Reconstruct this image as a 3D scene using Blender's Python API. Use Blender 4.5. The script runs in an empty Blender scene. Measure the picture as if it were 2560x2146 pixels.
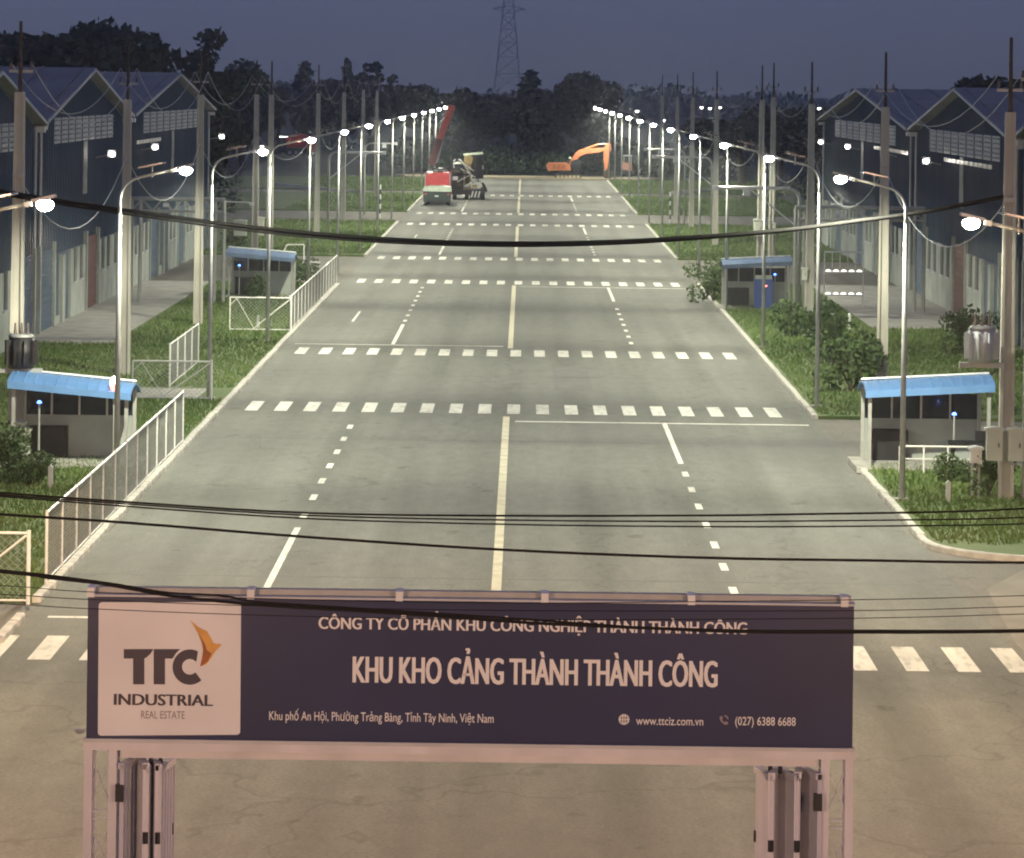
import bpy, math, random
from mathutils import Vector, Matrix
R = math.radians
sc = bpy.context.scene
COL = sc.collection

# ------------------------------------------------------------------ camera, world, sun, exposure
F, CH, VX, VY, ROLL = 9000.0, 11.0, 1314.0, 221.0, R(0.75)
CS, SN = math.cos(ROLL), math.sin(ROLL)
cam_d = bpy.data.cameras.new('camera')
cam_d.sensor_width = 36; cam_d.sensor_fit = 'HORIZONTAL'
cam_d.lens = F*36/2560
cam_d.shift_x = (1280-VX)/2560; cam_d.shift_y = (VY-1073)/2560
cam_d.clip_start = 0.5; cam_d.clip_end = 9000
cam = bpy.data.objects.new('camera', cam_d); COL.objects.link(cam)
cam.matrix_world = Matrix.Translation((0, 0, CH)) @ Matrix.Rotation(R(90), 4, 'X') @ Matrix.Rotation(ROLL, 4, 'Z')
sc.camera = cam

SUN_EL, SUN_ROT = R(7), R(120)
world = bpy.data.worlds.new('World'); sc.world = world; world.use_nodes = True
wn = world.node_tree; wn.nodes.clear()
wo = wn.nodes.new('ShaderNodeOutputWorld'); bg = wn.nodes.new('ShaderNodeBackground')
sky = wn.nodes.new('ShaderNodeTexSky'); sky.sky_type = 'NISHITA'; sky.sun_disc = False
sky.sun_elevation = SUN_EL; sky.sun_rotation = SUN_ROT
sky.air_density = 1.0; sky.dust_density = 0.6; sky.ozone_density = 6.0
hsv = wn.nodes.new('ShaderNodeHueSaturation'); hsv.inputs['Saturation'].default_value = 0.85
tint = wn.nodes.new('ShaderNodeMix'); tint.data_type = 'RGBA'; tint.blend_type = 'MULTIPLY'; tint.inputs['Factor'].default_value = 1
tint.inputs['B'].default_value = (1.15, .85, 1.5, 1)      # blue-hour white balance over the whole sky
wn.links.new(sky.outputs[0], tint.inputs['A']); wn.links.new(tint.outputs['Result'], hsv.inputs['Color']); 
veil = wn.nodes.new('ShaderNodeMix'); veil.data_type = 'RGBA'; veil.inputs['Factor'].default_value = .7
veil.inputs['B'].default_value = (.80, .94, 1.50, 1)      # even overcast dusk over the whole dome
wn.links.new(hsv.outputs[0], veil.inputs['A']); wn.links.new(veil.outputs['Result'], bg.inputs['Color'])
bg.inputs['Strength'].default_value = 0.119
wn.links.new(bg.outputs[0], wo.inputs['Surface'])

sun_d = bpy.data.lights.new('sun', 'SUN'); sun_d.energy = 0.02; sun_d.angle = R(15); sun_d.color = (1, .86, .75)
sun = bpy.data.objects.new('sun', sun_d); COL.objects.link(sun)
sun.rotation_euler = (R(83), 0, -SUN_ROT + math.pi)

sc.view_settings.view_transform = 'Standard'; sc.view_settings.look = 'None'
sc.view_settings.exposure = 0.0; sc.view_settings.gamma = 1.0; sc.view_settings.use_curve_mapping = False
sc.render.engine = 'CYCLES'
sc.cycles.use_denoising = True
sc.cycles.use_light_tree = True
sc.cycles.max_bounces = 5; sc.cycles.volume_bounces = 0
sc.cycles.sample_clamp_indirect = 4
sc.cycles.use_adaptive_sampling = True; sc.cycles.adaptive_threshold = .04; sc.cycles.adaptive_min_samples = 16
sc.cycles.filter_width = 2.0

def lvl(px, py):
    u, v = px-VX, py-VY
    return u*CS+v*SN, -u*SN+v*CS
def P(px, py, d):
    a, b = lvl(px, py)
    return Vector((a*d/F, d, CH-b*d/F))
def G(px, py, z=0.0):
    a, b = lvl(px, py)
    d = F*(CH-z)/b
    return Vector((a*d/F, d, z))

# ------------------------------------------------------------------ materials
MATS = {}
def mat(name, col, rough=.6, metal=0., var=0., scale=3., bump=0., bscale=30., emit=None, estr=0., alpha=None, stretch=None, col2=None, spec=None):
    if name in MATS: return MATS[name]
    m = bpy.data.materials.new(name); m.use_nodes = True
    nt = m.node_tree; b = nt.nodes['Principled BSDF']
    b.inputs['Base Color'].default_value = (*col, 1); b.inputs['Roughness'].default_value = rough
    b.inputs['Metallic'].default_value = metal
    if spec is not None: b.inputs['Specular IOR Level'].default_value = spec
    tc = nt.nodes.new('ShaderNodeTexCoord')
    vec = tc.outputs['Object']
    if stretch:
        mp = nt.nodes.new('ShaderNodeMapping'); mp.inputs['Scale'].default_value = stretch
        nt.links.new(vec, mp.inputs['Vector']); vec = mp.outputs[0]
    if var > 0 or col2:
        n = nt.nodes.new('ShaderNodeTexNoise'); n.inputs['Scale'].default_value = scale; n.inputs['Detail'].default_value = 6
        nt.links.new(vec, n.inputs['Vector'])
        rp = nt.nodes.new('ShaderNodeValToRGB')
        c2 = col2 or tuple(min(1, c*(1+var)) for c in col)
        c1 = col if col2 else tuple(c*(1-var) for c in col)
        rp.color_ramp.elements[0].position = .32; rp.color_ramp.elements[1].position = .68
        rp.color_ramp.elements[0].color = (*c1, 1); rp.color_ramp.elements[1].color = (*c2, 1)
        nt.links.new(n.outputs['Fac'], rp.inputs[0])
        nt.links.new(rp.outputs[0], b.inputs['Base Color'])
    if bump > 0:
        n2 = nt.nodes.new('ShaderNodeTexNoise'); n2.inputs['Scale'].default_value = bscale; n2.inputs['Detail'].default_value = 5
        nt.links.new(vec, n2.inputs['Vector'])
        bp = nt.nodes.new('ShaderNodeBump'); bp.inputs['Strength'].default_value = bump; bp.inputs['Distance'].default_value = .05
        nt.links.new(n2.outputs['Fac'], bp.inputs['Height']); nt.links.new(bp.outputs[0], b.inputs['Normal'])
    if emit:
        b.inputs['Emission Color'].default_value = (*emit, 1); b.inputs['Emission Strength'].default_value = estr
    MATS[name] = m
    return m

def asphalt(name, base, patch, seed):
    m = bpy.data.materials.new(name); m.use_nodes = True; nt = m.node_tree; b = nt.nodes['Principled BSDF']
    L = nt.links.new; N = nt.nodes.new
    geo = N('ShaderNodeNewGeometry')
    def noise(sx, sy, scale, detail=5, rough=.55):
        mp = N('ShaderNodeMapping'); mp.inputs['Scale'].default_value = (sx, sy, 1); mp.inputs['Location'].default_value = (seed, seed*2, 0)
        L(geo.outputs['Position'], mp.inputs['Vector'])
        n = N('ShaderNodeTexNoise'); n.inputs['Scale'].default_value = scale; n.inputs['Detail'].default_value = detail
        n.inputs['Roughness'].default_value = rough; L(mp.outputs[0], n.inputs['Vector']); return n.outputs['Fac']
    def ramp(src, p0, p1, c0, c1):
        r = N('ShaderNodeValToRGB'); r.color_ramp.elements[0].position = p0; r.color_ramp.elements[1].position = p1
        r.color_ramp.elements[0].color = (*c0, 1); r.color_ramp.elements[1].color = (*c1, 1); L(src, r.inputs[0]); return r.outputs[0]
    def mix(fac, a, c, mode='MIX'):
        x = N('ShaderNodeMix'); x.data_type = 'RGBA'; x.blend_type = mode
        if isinstance(fac, float): x.inputs['Factor'].default_value = fac
        else: L(fac, x.inputs['Factor'])
        L(a, x.inputs['A']); L(c, x.inputs['B']); return x.outputs['Result']
    c = ramp(noise(1, .02, .9), .3, .7, tuple(v*.86 for v in base), tuple(v*1.12 for v in base))      # long wheel tracks
    c = mix(1.0, c, ramp(noise(1, .35, 2.2, 8, .75), .3, .7, (.83, .83, .83), (1.13, 1.13, 1.13)), 'MULTIPLY')
    c = mix(1.0, c, ramp(noise(1, 1, 14, 8, .7), .25, .75, (.66, .66, .66), (1.28, 1.28, 1.28)), 'MULTIPLY')   # aggregate
    sx = N('ShaderNodeSeparateXYZ'); L(geo.outputs['Position'], sx.inputs[0])
    def mth(op, a, b_=None):
        n = N('ShaderNodeMath'); n.operation = op
        for k, v in enumerate((a, b_)):
            if v is None: continue
            if isinstance(v, (int, float)): n.inputs[k].default_value = v
            else: L(v, n.inputs[k])
        return n.outputs[0]
    wob = mth('MULTIPLY', noise(0, .03, 1), 1.2)
    tr = mth('COSINE', mth('MULTIPLY', mth('ADD', sx.outputs[0], wob), 2*math.pi/2.45))
    tr = mth('MULTIPLY', mth('ADD', mth('MULTIPLY', tr, .5), .5), noise(.4, .05, 1))
    c = mix(1.0, c, ramp(tr, .25, .75, (1.04, 1.04, 1.04), (.78, .78, .78)), 'MULTIPLY')
    c = mix(1.0, c, ramp(noise(1, .6, 1.1, 3, .5), .66, .74, (1, 1, 1), (.70, .69, .66)), 'MULTIPLY')     # oil drips and stains
    c = mix(ramp(noise(1, .5, .09), .52, .66, (0, 0, 0), (.45, .45, .45)), c, ramp(noise(1, 1, 3), 0, 1, patch, tuple(v*1.1 for v in patch)))
    vor = N('ShaderNodeTexVoronoi'); vor.feature = 'DISTANCE_TO_EDGE'; vor.inputs['Scale'].default_value = .12
    mp = N('ShaderNodeMapping'); mp.inputs['Scale'].default_value = (1, .7, 1); L(geo.outputs['Position'], mp.inputs['Vector'])
    nz = N('ShaderNodeTexNoise'); nz.inputs['Scale'].default_value = .8; L(mp.outputs[0], nz.inputs['Vector'])
    vm = N('ShaderNodeVectorMath'); vm.operation = 'MULTIPLY_ADD'; vm.inputs[1].default_value = (3, 3, 0); L(nz.outputs['Color'], vm.inputs[0]); L(mp.outputs[0], vm.inputs[2])
    L(vm.outputs[0], vor.inputs['Vector'])
    c = mix(1.0, c, ramp(vor.outputs['Distance'], .002, .008, (.80, .80, .80), (1, 1, 1)), 'MULTIPLY')
    L(c, b.inputs['Base Color'])
    b.inputs['Roughness'].default_value = .9
    b.inputs['Specular IOR Level'].default_value = .2
    bp = N('ShaderNodeBump'); bp.inputs['Strength'].default_value = .25; bp.inputs['Distance'].default_value = .01
    L(noise(1, 1, 40, 4), bp.inputs['Height']); L(bp.outputs[0], b.inputs['Normal'])
    MATS[name] = m; return m

M_road = asphalt('asphalt', (.185, .188, .166), (.15, .15, .134), 3.1)
M_side = asphalt('side_asphalt', (.19, .18, .155), (.24, .22, .18), 9.7)
M_ground = mat('field_soil', (.035, .045, .025), .95, var=.4, scale=.05, bump=.1, bscale=.6)
M_verge = mat('grass_soil', (.075, .13, .035), .95, col2=(.125, .155, .055), scale=.7, bump=.12, bscale=6)
M_conc = mat('pale_concrete', (.36, .35, .31), .9, var=.2, scale=1.2, bump=.2, bscale=20)
M_kerb = mat('kerb_concrete', (.52, .50, .44), .85, var=.22, scale=1.5, bump=.2, bscale=15)
M_pole = mat('pole_concrete', (.40, .39, .34), .9, var=.18, scale=2.2, bump=.2, bscale=14, stretch=(1, 1, .25))
def worn_paint():
    m = mat('road_paint', (.70, .68, .58), .75)
    nt = m.node_tree; b = nt.nodes['Principled BSDF']; g = nt.nodes.new('ShaderNodeNewGeometry')
    mp = nt.nodes.new('ShaderNodeMapping'); mp.inputs['Scale'].default_value = (1, .25, 1); nt.links.new(g.outputs['Position'], mp.inputs['Vector'])
    fac = None
    for sc_, p0, p1 in ((.35, .44, .76), (5, .50, .72)):
        n = nt.nodes.new('ShaderNodeTexNoise'); n.inputs['Scale'].default_value = sc_; n.inputs['Detail'].default_value = 6; nt.links.new(mp.outputs[0], n.inputs['Vector'])
        r = nt.nodes.new('ShaderNodeMapRange'); r.inputs['From Min'].default_value = p0; r.inputs['From Max'].default_value = p1; nt.links.new(n.outputs['Fac'], r.inputs['Value'])
        if fac is None: fac = r.outputs[0]
        else:
            ad = nt.nodes.new('ShaderNodeMath'); ad.operation = 'MULTIPLY_ADD'; ad.inputs[1].default_value = .45; nt.links.new(r.outputs[0], ad.inputs[0])
            m2 = nt.nodes.new('ShaderNodeMath'); m2.operation = 'MULTIPLY'; m2.inputs[1].default_value = .75; nt.links.new(fac, m2.inputs[0]); nt.links.new(m2.outputs[0], ad.inputs[2]); ad.use_clamp = True; fac = ad.outputs[0]
    mx = nt.nodes.new('ShaderNodeMix'); mx.data_type = 'RGBA'; mx.inputs['A'].default_value = (.78, .77, .67, 1); mx.inputs['B'].default_value = (.22, .21, .18, 1)
    nt.links.new(fac, mx.inputs['Factor']); nt.links.new(mx.outputs['Result'], b.inputs['Base Color'])
    return m
M_white = worn_paint()
M_yellow = mat('yellow_paint', (.60, .55, .40), .7, var=.18, scale=1.5)
M_galv = mat('galvanised_steel', (.36, .37, .35), .5, .3, var=.1, scale=5)
M_lpole = mat('lamp_pole_steel', (.40, .41, .39), .55, .2, var=.12, scale=5)
M_lgrey = mat('light_grey_paint', (.46, .48, .50), .5, .2, var=.08, scale=3)
M_tubew = mat('white_tube', (.70, .70, .66), .5, 0, var=.1, scale=4)
M_dark = mat('dark_metal', (.020, .021, .024), .5, .3, var=.2, scale=4)
M_rubber = mat('rubber', (.018, .018, .018), .8)
M_cable = mat('cable_black', (.010, .010, .010), .8, spec=.1)
M_lens = mat('lamp_lens', (.9, .9, .85), .3, emit=(1.0, .93, .74), estr=420)
M_lensd = mat('lamp_lens_dim', (.9, .9, .85), .3, emit=(.95, .95, .92), estr=110)
M_lensy = mat('lamp_lens_yellow', (.9, .88, .7), .3, emit=(1.0, .88, .55), estr=240)
M_lensw = mat('lamp_lens_warm', (.9, .85, .7), .3, emit=(1.0, .72, .42), estr=25)
M_flood = mat('flood_lens', (.9, .9, .9), .3, emit=(1.0, .90, .80), estr=60)
M_tiny = mat('small_lamp', (.9, .9, .9), .3, emit=(1.0, .95, .88), estr=10)
M_rack = mat('rack_lamp', (.9, .9, .9), .3, emit=(1.0, .95, .85), estr=1.6)
M_pane = mat('lit_pane', (.25, .25, .23), .3, emit=(.9, .92, .8), estr=.07)
M_blueled = mat('blue_led', (.1, .2, .9), .3, emit=(.08, .2, 1.0), estr=9)
M_redled = mat('red_led', (.9, .1, .1), .3, emit=(1.0, .25, .2), estr=4)
M_panel = mat('solar_glass', (.02, .03, .07), .15, .1)
M_clad = mat('blue_cladding', (.045, .085, .14), .7, .0, var=.15, scale=.6, stretch=(1, 1, .3))
M_cladr = mat('roof_sheet', (.20, .19, .20), .6, .1, var=.15, scale=.4)
M_trim = mat('white_trim', (.62, .64, .64), .4, .2, var=.1)
M_pale = mat('pale_wall', (.30, .33, .30), .85, var=.18, scale=.8, bump=.1)
M_win = mat('dark_window', (.02, .03, .045), .15)
M_maroon = mat('maroon_door', (.10, .03, .035), .6, var=.2)
M_skyl = mat('skylight_sheet', (.22, .24, .23), .5, var=.5, scale=1.1)
M_bluer = mat('blue_roof', (.11, .24, .47), .4, .1, var=.08, scale=1.5)
M_navy = mat('sign_navy', (.020, .026, .078), .35, var=.12, scale=1.2)
M_logo = mat('sign_white', (.72, .72, .70), .4, var=.05, scale=1.5)
M_txt = mat('sign_lettering', (.76, .75, .72), .45)
M_txd = mat('sign_dark_lettering', (.045, .035, .055), .45)
M_txg = mat('sign_grey_lettering', (.26, .22, .23), .45)
M_gold = mat('emblem_gold', (.62, .33, .08), .4, .2, var=.15, scale=8)
M_brown = mat('emblem_brown', (.30, .10, .03), .4, .2, var=.15, scale=8)
M_gate = mat('gate_steel', (.56, .56, .60), .5, .3, var=.12, scale=2, stretch=(1, 1, .3))
M_leaf = mat('leaf_dark', (.018, .038, .024), .8, col2=(.035, .056, .034), scale=.6)
M_leaf2 = mat('leaf_green', (.04, .08, .022), .8, col2=(.08, .115, .04), scale=1.2)
M_grass = mat('grass_blade', (.085, .16, .035), .8, col2=(.15, .20, .06), scale=.5)
M_bark = mat('bark', (.06, .045, .03), .9, var=.3, scale=6, bump=.4)
M_red = mat('red_paint', (.55, .04, .05), .4, .1, var=.15, scale=3)
M_redb = mat('boom_lit_red', (.85, .20, .14), .5, 0, var=.1, scale=3)  # red raised so the colour carries the light on the upper boom
M_yel = mat('yellow_machine', (.27, .21, .10), .5, .1, var=.25, scale=3)
M_orange = mat('orange_paint', (.52, .19, .09), .45, .1, var=.15, scale=2)
M_green = mat('dark_green_paint', (.010, .028, .024), .45, .1, var=.2)
M_tarp = mat('pale_tarp', (.42, .48, .40), .7, var=.15, scale=3, bump=.3, bscale=8)
M_sand = mat('sand', (.42, .36, .25), .95, var=.2, scale=.7, bump=.08, bscale=8)
M_cab = mat('cabinet_paint', (.52, .54, .46), .6, var=.1, scale=2)
M_ins = mat('porcelain', (.12, .09, .08), .25)

# ------------------------------------------------------------------ mesh helpers
class MB:
    def __init__(s): s.v = []; s.f = []
    def add(s, vs, fs):
        o = len(s.v); s.v += [tuple(v) for v in vs]; s.f += [tuple(i+o for i in f) for f in fs]; return s
    def box(s, c, d, M=None):
        x, y, z = d[0]/2, d[1]/2, d[2]/2; c = Vector(c)
        vs = [Vector((i*x, j*y, k*z)) for k in (-1, 1) for j in (-1, 1) for i in (-1, 1)]
        vs = [(M @ v if M else v)+c for v in vs]
        return s.add(vs, [(0, 2, 3, 1), (4, 5, 7, 6), (0, 1, 5, 4), (2, 6, 7, 3), (0, 4, 6, 2), (1, 3, 7, 5)])
    def span(s, a, b): 
        a, b = Vector(a), Vector(b); return s.box((a+b)/2, [abs(q) for q in (b-a)])
    def bar(s, a, b, w, h=None):
        a, b = Vector(a), Vector(b); d = b-a; L = d.length
        q = d.to_track_quat('Z', 'Y').to_matrix()
        return s.box((a+b)/2, (w, h or w, L), q)
    def tube(s, pts, r, n=8, r1=None, cap=True):
        pts = [Vector(p) for p in pts]; m = len(pts); vs = []; fs = []
        r1 = r if r1 is None else r1
        up = None
        for i, p in enumerate(pts):
            t = (pts[min(i+1, m-1)]-pts[max(i-1, 0)]).normalized()
            if up is None:
                up = t.orthogonal().normalized()
            up = (up - t*up.dot(t))
            up = up.normalized() if up.length > 1e-6 else t.orthogonal().normalized()
            s2 = t.cross(up); rr = r+(r1-r)*i/max(1, m-1)
            vs += [p+(up*math.cos(2*math.pi*k/n)+s2*math.sin(2*math.pi*k/n))*rr for k in range(n)]
        for i in range(m-1):
            for k in range(n):
                k2 = (k+1) % n; fs.append((i*n+k, i*n+k2, (i+1)*n+k2, (i+1)*n+k))
        if cap: fs += [tuple(range(n-1, -1, -1)), tuple((m-1)*n+k for k in range(n))]
        return s.add(vs, fs)
    def cyl(s, a, b, r, n=14): return s.tube([a, b], r, n)
    def prism(s, poly, axis, t0, t1):
        # poly in 2D; axis 'y': (x,z) polygon extruded along y ; 'x': (y,z) along x ; 'z': (x,y) along z
        def p3(p, t): return {'y': (p[0], t, p[1]), 'x': (t, p[0], p[1]), 'z': (p[0], p[1], t)}[axis]
        n = len(poly); vs = [p3(p, t0) for p in poly]+[p3(p, t1) for p in poly]
        fs = [tuple(range(n)), tuple(range(2*n-1, n-1, -1))]+[(i, i+n, (i+1) % n+n, (i+1) % n) for i in range(n)]
        return s.add(vs, fs)
    def dome(s, c, rx, ry, rz, n=12, m=5, down=True):
        vs = []; fs = []
        for j in range(m+1):
            a = math.pi/2*j/m
            for k in range(n):
                t = 2*math.pi*k/n
                vs.append((c[0]+rx*math.cos(a)*math.cos(t), c[1]+ry*math.cos(a)*math.sin(t), c[2]+(-1 if down else 1)*rz*math.sin(a)))
        for j in range(m):
            for k in range(n): fs.append((j*n+k, j*n+(k+1) % n, (j+1)*n+(k+1) % n, (j+1)*n+k))
        fs.append(tuple(range(n-1, -1, -1)))
        return s.add(vs, fs)
    def mesh(s, name, m=None, smooth=False):
        me = bpy.data.meshes.new(name); me.from_pydata(s.v, [], s.f); me.validate()
        import bmesh
        b = bmesh.new(); b.from_mesh(me); bmesh.ops.recalc_face_normals(b, faces=b.faces); b.to_mesh(me); b.free()
        if m: me.materials.append(m)
        if smooth:
            me.polygons.foreach_set('use_smooth', [True]*len(me.polygons))
        me.update(); return me
def link(name, me, parent=None, loc=None, rz=None, **props):
    o = bpy.data.objects.new(name, me); COL.objects.link(o)
    if parent: o.parent = parent
    if loc is not None: o.location = loc
    if rz is not None: o.rotation_euler = (0, 0, rz)
    for k, v in props.items(): o[k] = v
    return o
def ob(name, mb, m, parent=None, smooth=False, **props):
    return link(name, mb.mesh(name, m, smooth), parent, **props)
def thing(name, label, cat, loc=(0, 0, 0), rz=0, group=None):
    o = link(name, None, None, loc, rz, label=label, category=cat)
    o.empty_display_size = .3
    if group: o['group'] = group
    return o
def kids(o): return [c for c in bpy.data.objects if c.parent == o]
CH_CACHE = {}
def dup(root, loc, rz=0, label=None, scale=None, mirror=False):
    r = root.copy(); COL.objects.link(r); r.location = loc; r.rotation_euler = (0, 0, rz)
    if scale: r.scale = scale
    if label: r['label'] = label
    if root.name not in CH_CACHE:
        ks = kids(root); CH_CACHE[root.name] = [(c, kids(c)) for c in ks]
    for c, gs in CH_CACHE[root.name]:
        cc = c.copy(); COL.objects.link(cc); cc.parent = r
        for g in gs:
            gg = g.copy(); COL.objects.link(gg); gg.parent = cc
    return r
ORD = ['nearest', 'second', 'third', 'fourth', 'fifth', 'sixth', 'seventh', 'eighth', 'ninth', 'tenth', 'eleventh', 'twelfth', 'thirteenth', 'fourteenth', 'fifteenth']
def rect(x0, x1, y0, y1, z): return MB().add([(x0, y0, z), (x1, y0, z), (x1, y1, z), (x0, y1, z)], [(0, 1, 2, 3)])

# ------------------------------------------------------------------ setting: ground, road, verges, kerbs
XL, XR = -10.08, 9.79
WL, WR = -21.0, 21.5
ob('ground', rect(-3500, 3500, -200, 6500, -.03), M_ground, kind='structure')
road = ob('road', MB().add([(XL, 70, 0), (XR, 70, 0), (XR, 440, 0), (XL, 440, 0), (-60, -60, 0), (60, -60, 0), (60, 70, 0), (-60, 70, 0)],
          [(0, 1, 2, 3), (4, 5, 6, 7)]), M_road, kind='structure')
GAPL = [(198.5, 232), (291, 316), (366, 380)]
GAPR = [(105, 121), (203, 233), (291, 316), (366, 380)]
VL = [(76, 198.5), (232, 291), (316, 366), (380, 430)]
VR = [(84, 105), (121, 203), (233, 291), (316, 366), (380, 430)]
for k, (a, b) in enumerate(GAPL): ob('side_road', rect(-60, XL, a, b, 0.002), M_side, kind='structure')
for k, (a, b) in enumerate(GAPR): ob('side_road', rect(XR, 60, a, b, 0.002), M_side, kind='structure')
def ground_slab(name, x0, x1, y0, y1, h, m):
    return ob(name, MB().span((x0, y0, -.02), (x1, y1, h)), m, kind='structure')
for a, b in VL: ground_slab('grass_verge', -60, XL-.2, a, b, .12, M_verge)
for a, b in VR:
    if a == 84:   # rounded corner beside the junction
        poly = [(XR+.2, 105), (60, 105), (60, 84.6)]+[(XR+3.2-3*math.sin(t), 87.6-3*math.cos(t)) for t in [i*math.pi/16 for i in range(9)]]
        ob('grass_verge', MB().prism(poly, 'z', -.02, .12), M_verge, kind='structure')
    else: ground_slab('grass_verge', XR+.2, 60, a, b, .12, M_verge)
ob('forecourt', rect(XR, 60, 69.9, 88, .003), M_side, kind='structure')
ob('sandy_shoulder', MB().prism([(11.5, 34), (10.6, 60), (9.95, 72), (10.4, 80), (12, 84.2), (60, 84.2), (60, 34)], 'z', -.02, .008), mat('sandy_asphalt', (.23, .21, .17), .95, var=.18, scale=.5), kind='structure')
ob('forecourt', rect(-60, XL, 60, 75.9, .003), M_side, kind='structure')
# concrete yards in front of the warehouses
ground_slab('concrete_yard', -60, -17.2, 150, 198.4, .135, M_conc)
ground_slab('footpath', -17.1, -11.2, 124.5, 128.5, .135, M_conc)
ground_slab('concrete_yard', 16.2, 60, 166, 202.8, .135, M_conc)
ground_slab('footpath', 10.9, 17, 108.0, 120, .10, M_conc) if False else None
ob('sand_strip', MB().prism([(-14, 437), (14, 436), (17, 446), (-16, 447)], 'z', -.02, .16), M_sand, kind='structure')

# kerb stones
stone = MB().prism([(-.1, 0), (.1, 0), (.1, .13), (.07, .16), (-.07, .16), (-.1, .13)], 'y', -.49, .49).mesh('kerb_stone', M_kerb)
long_stone = {}
random.seed(4)
def kerb(name, x, a, b, dense_to=150):
    root = link(name, None, kind='structure')
    y = a+.5
    while y < min(b, dense_to)-.4:
        o = link('kerb_stone', stone, root, (x+random.uniform(-.015, .015), y, random.uniform(-.015, .01)), random.uniform(-.012, .012)); y += 1.0
    while y < b-.4:
        L = min(4.0, b-y+.5)
        key = round(L, 1)
        if key not in long_stone:
            long_stone[key] = MB().prism([(-.1, 0), (.1, 0), (.1, .15), (-.1, .15)], 'y', 0, L-.03).mesh('kerb_block', M_kerb)
        link('kerb_block', long_stone[key], root, (x, y-.5, random.uniform(-.01, .01))); y += L
for a, b in [(70.5, 74), (76, 198.5), (232, 291), (316, 366), (380, 430)]: kerb('kerb', XL-.1, a, b)
for a, b in [(87.6, 105), (121, 203), (233, 291), (316, 366), (380, 430)]: kerb('kerb', XR+.1, a, b)
crv = link('kerb', None, kind='structure')
for i in range(9):
    t = (i+.5)*math.pi/18
    o = link('kerb_stone', stone, crv, (XR+3.1-3*math.cos(math.pi/2-t) if False else XR+3.2-3.1*math.sin(t), 87.6-3.1*math.cos(t), 0), math.pi/2-t); o.scale = (1, .58, 1)
for i in range(14): link('kerb_stone', stone, crv, (XR+3.7+i*.985, 84.5, -.03), math.pi/2)

# road markings: zebra bars, lane lines, centre line, stop lines
Z1 = .006
bar_me = {}
def mark(name, x0, x1, y0, y1, m=M_white, slant=0):
    key = (round(x1-x0, 2), round(y1-y0, 2), m.name)
    if key not in bar_me:
        w, h = key[0]/2, key[1]/2
        bar_me[key] = MB().add([(-w, -h, 0), (w, -h, 0), (w, h, 0), (-w, h, 0)], [(0, 1, 2, 3)]).mesh('road_mark', m)
    link(name, bar_me[key], road, ((x0+x1)/2, (y0+y1)/2, Z1))
ZEB = [(68.5, 3.0), (121.5, 3.6), (147.5, 3.6), (201.5, 3.8), (229.5, 3.8), (287, 4), (312, 4), (366, 4)]
for y, L in ZEB:
    n = 19; 
    for i in range(-1 if y < 70 else 0, 20 if y < 70 else 19):
        x = XL+.95+i*.985
        if x > XR-.5 and y > 70: break
        mark('crossing_bar', x-.22, x+.22, y, y+L)
CX, LX, RX = -.50, -5.52, 4.72
for a, b in [(73, 120.5), (152, 200.5), (234.5, 286), (317, 365), (372, 436)]: mark('centre_line', CX-.11, CX+.11, a, b, M_yellow)
def lane(x, a, b, solid_first):
    sl = 13 if b-a > 30 else 8
    s0, s1 = (a, a+sl) if solid_first else (b-sl, b)
    mark('lane_line', x-.08, x+.08, s0, s1)
    y, e = (a+sl+2, b-2) if solid_first else (a+2, b-sl-3)
    while y < e: mark('lane_dash', x-.09, x+.09, y, y+1.3); y += 4.0
for a, b in [(76.5, 119), (153.5, 199.5), (236, 285), (318, 364)]:
    lane(LX, a, b, True); lane(RX, a, b, False)
mark('stop_line', XL+.4, CX-.3, 73.9, 74.15); mark('stop_line', CX+.3, XR-.3, 118.6, 118.9)
mark('stop_line', XL+.4, CX-.3, 153, 153.3); mark('stop_line', CX+.3, XR-.3, 199.3, 199.6)
# road wear: patches, paving joints and tyre tracks laid as thin sheets on the asphalt
Z1 = .003
M_patch = mat('asphalt_patch', (.14, .142, .128), .95, var=.15, scale=1.5)
M_joint = mat('joint_tar', (.10, .10, .092), .8, var=.2, scale=2)
for x0, x1, y0, y1 in ((1.2, 2.6, 131, 143), (-9.4, -7.2, 171, 183), (5.4, 8.9, 186, 191), (2.0, 3.4, 249, 276), (-8.2, -6.0, 243, 247)): mark('asphalt_patch', x0, x1, y0, y1, M_patch)
for y in (80.5, 93, 112, 137, 160, 178.5, 193, 216, 226, 246, 262, 279, 303, 326, 348): mark('paving_joint', XL+.1, XR-.1, y, y+.07+.0006*y, M_joint)
Z1 = .006
mark('edge_dash', -8.0, -7.88, 168, 176); mark('edge_dash', -8.0, -7.88, 262, 268)

# ------------------------------------------------------------------ entrance gate with signboard
DG = 34.6
gate = thing('entrance_gate', 'grey steel entrance gate portal carrying the long navy signboard', 'gate', (P(1175, 1860, DG).x, DG, 0))
gx = gate.location.x
A = P(225, 1497, DG); B = P(2127, 1858, DG)
sx0, sx1, sz1, sz0 = A.x-gx, B.x-gx, A.z, P(225, 1848, DG).z
sz1 = (P(225, 1490, DG).z+P(2129, 1506, DG).z)/2; sz0 = (P(219, 1842, DG).z+P(2126, 1863, DG).z)/2
SY = -.16      # local y of the sign's front face
board = ob('signboard', MB().span((sx0, SY, sz0), (sx1, .02, sz1)), M_navy, gate, label='navy signboard with white lettering and a white logo panel')
fr = MB()
fr.span((sx0-.025, SY-.03, sz0-.10), (sx1+.025, .10, sz0-.003))          # lower beam, lighter lip
ob('lower_beam', fr, M_gate, gate)
ob('lower_lip', MB().span((sx0-.03, SY-.055, sz0-.022), (sx1+.03, SY-.032, sz0+.012)), M_lgrey, gate)
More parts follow.
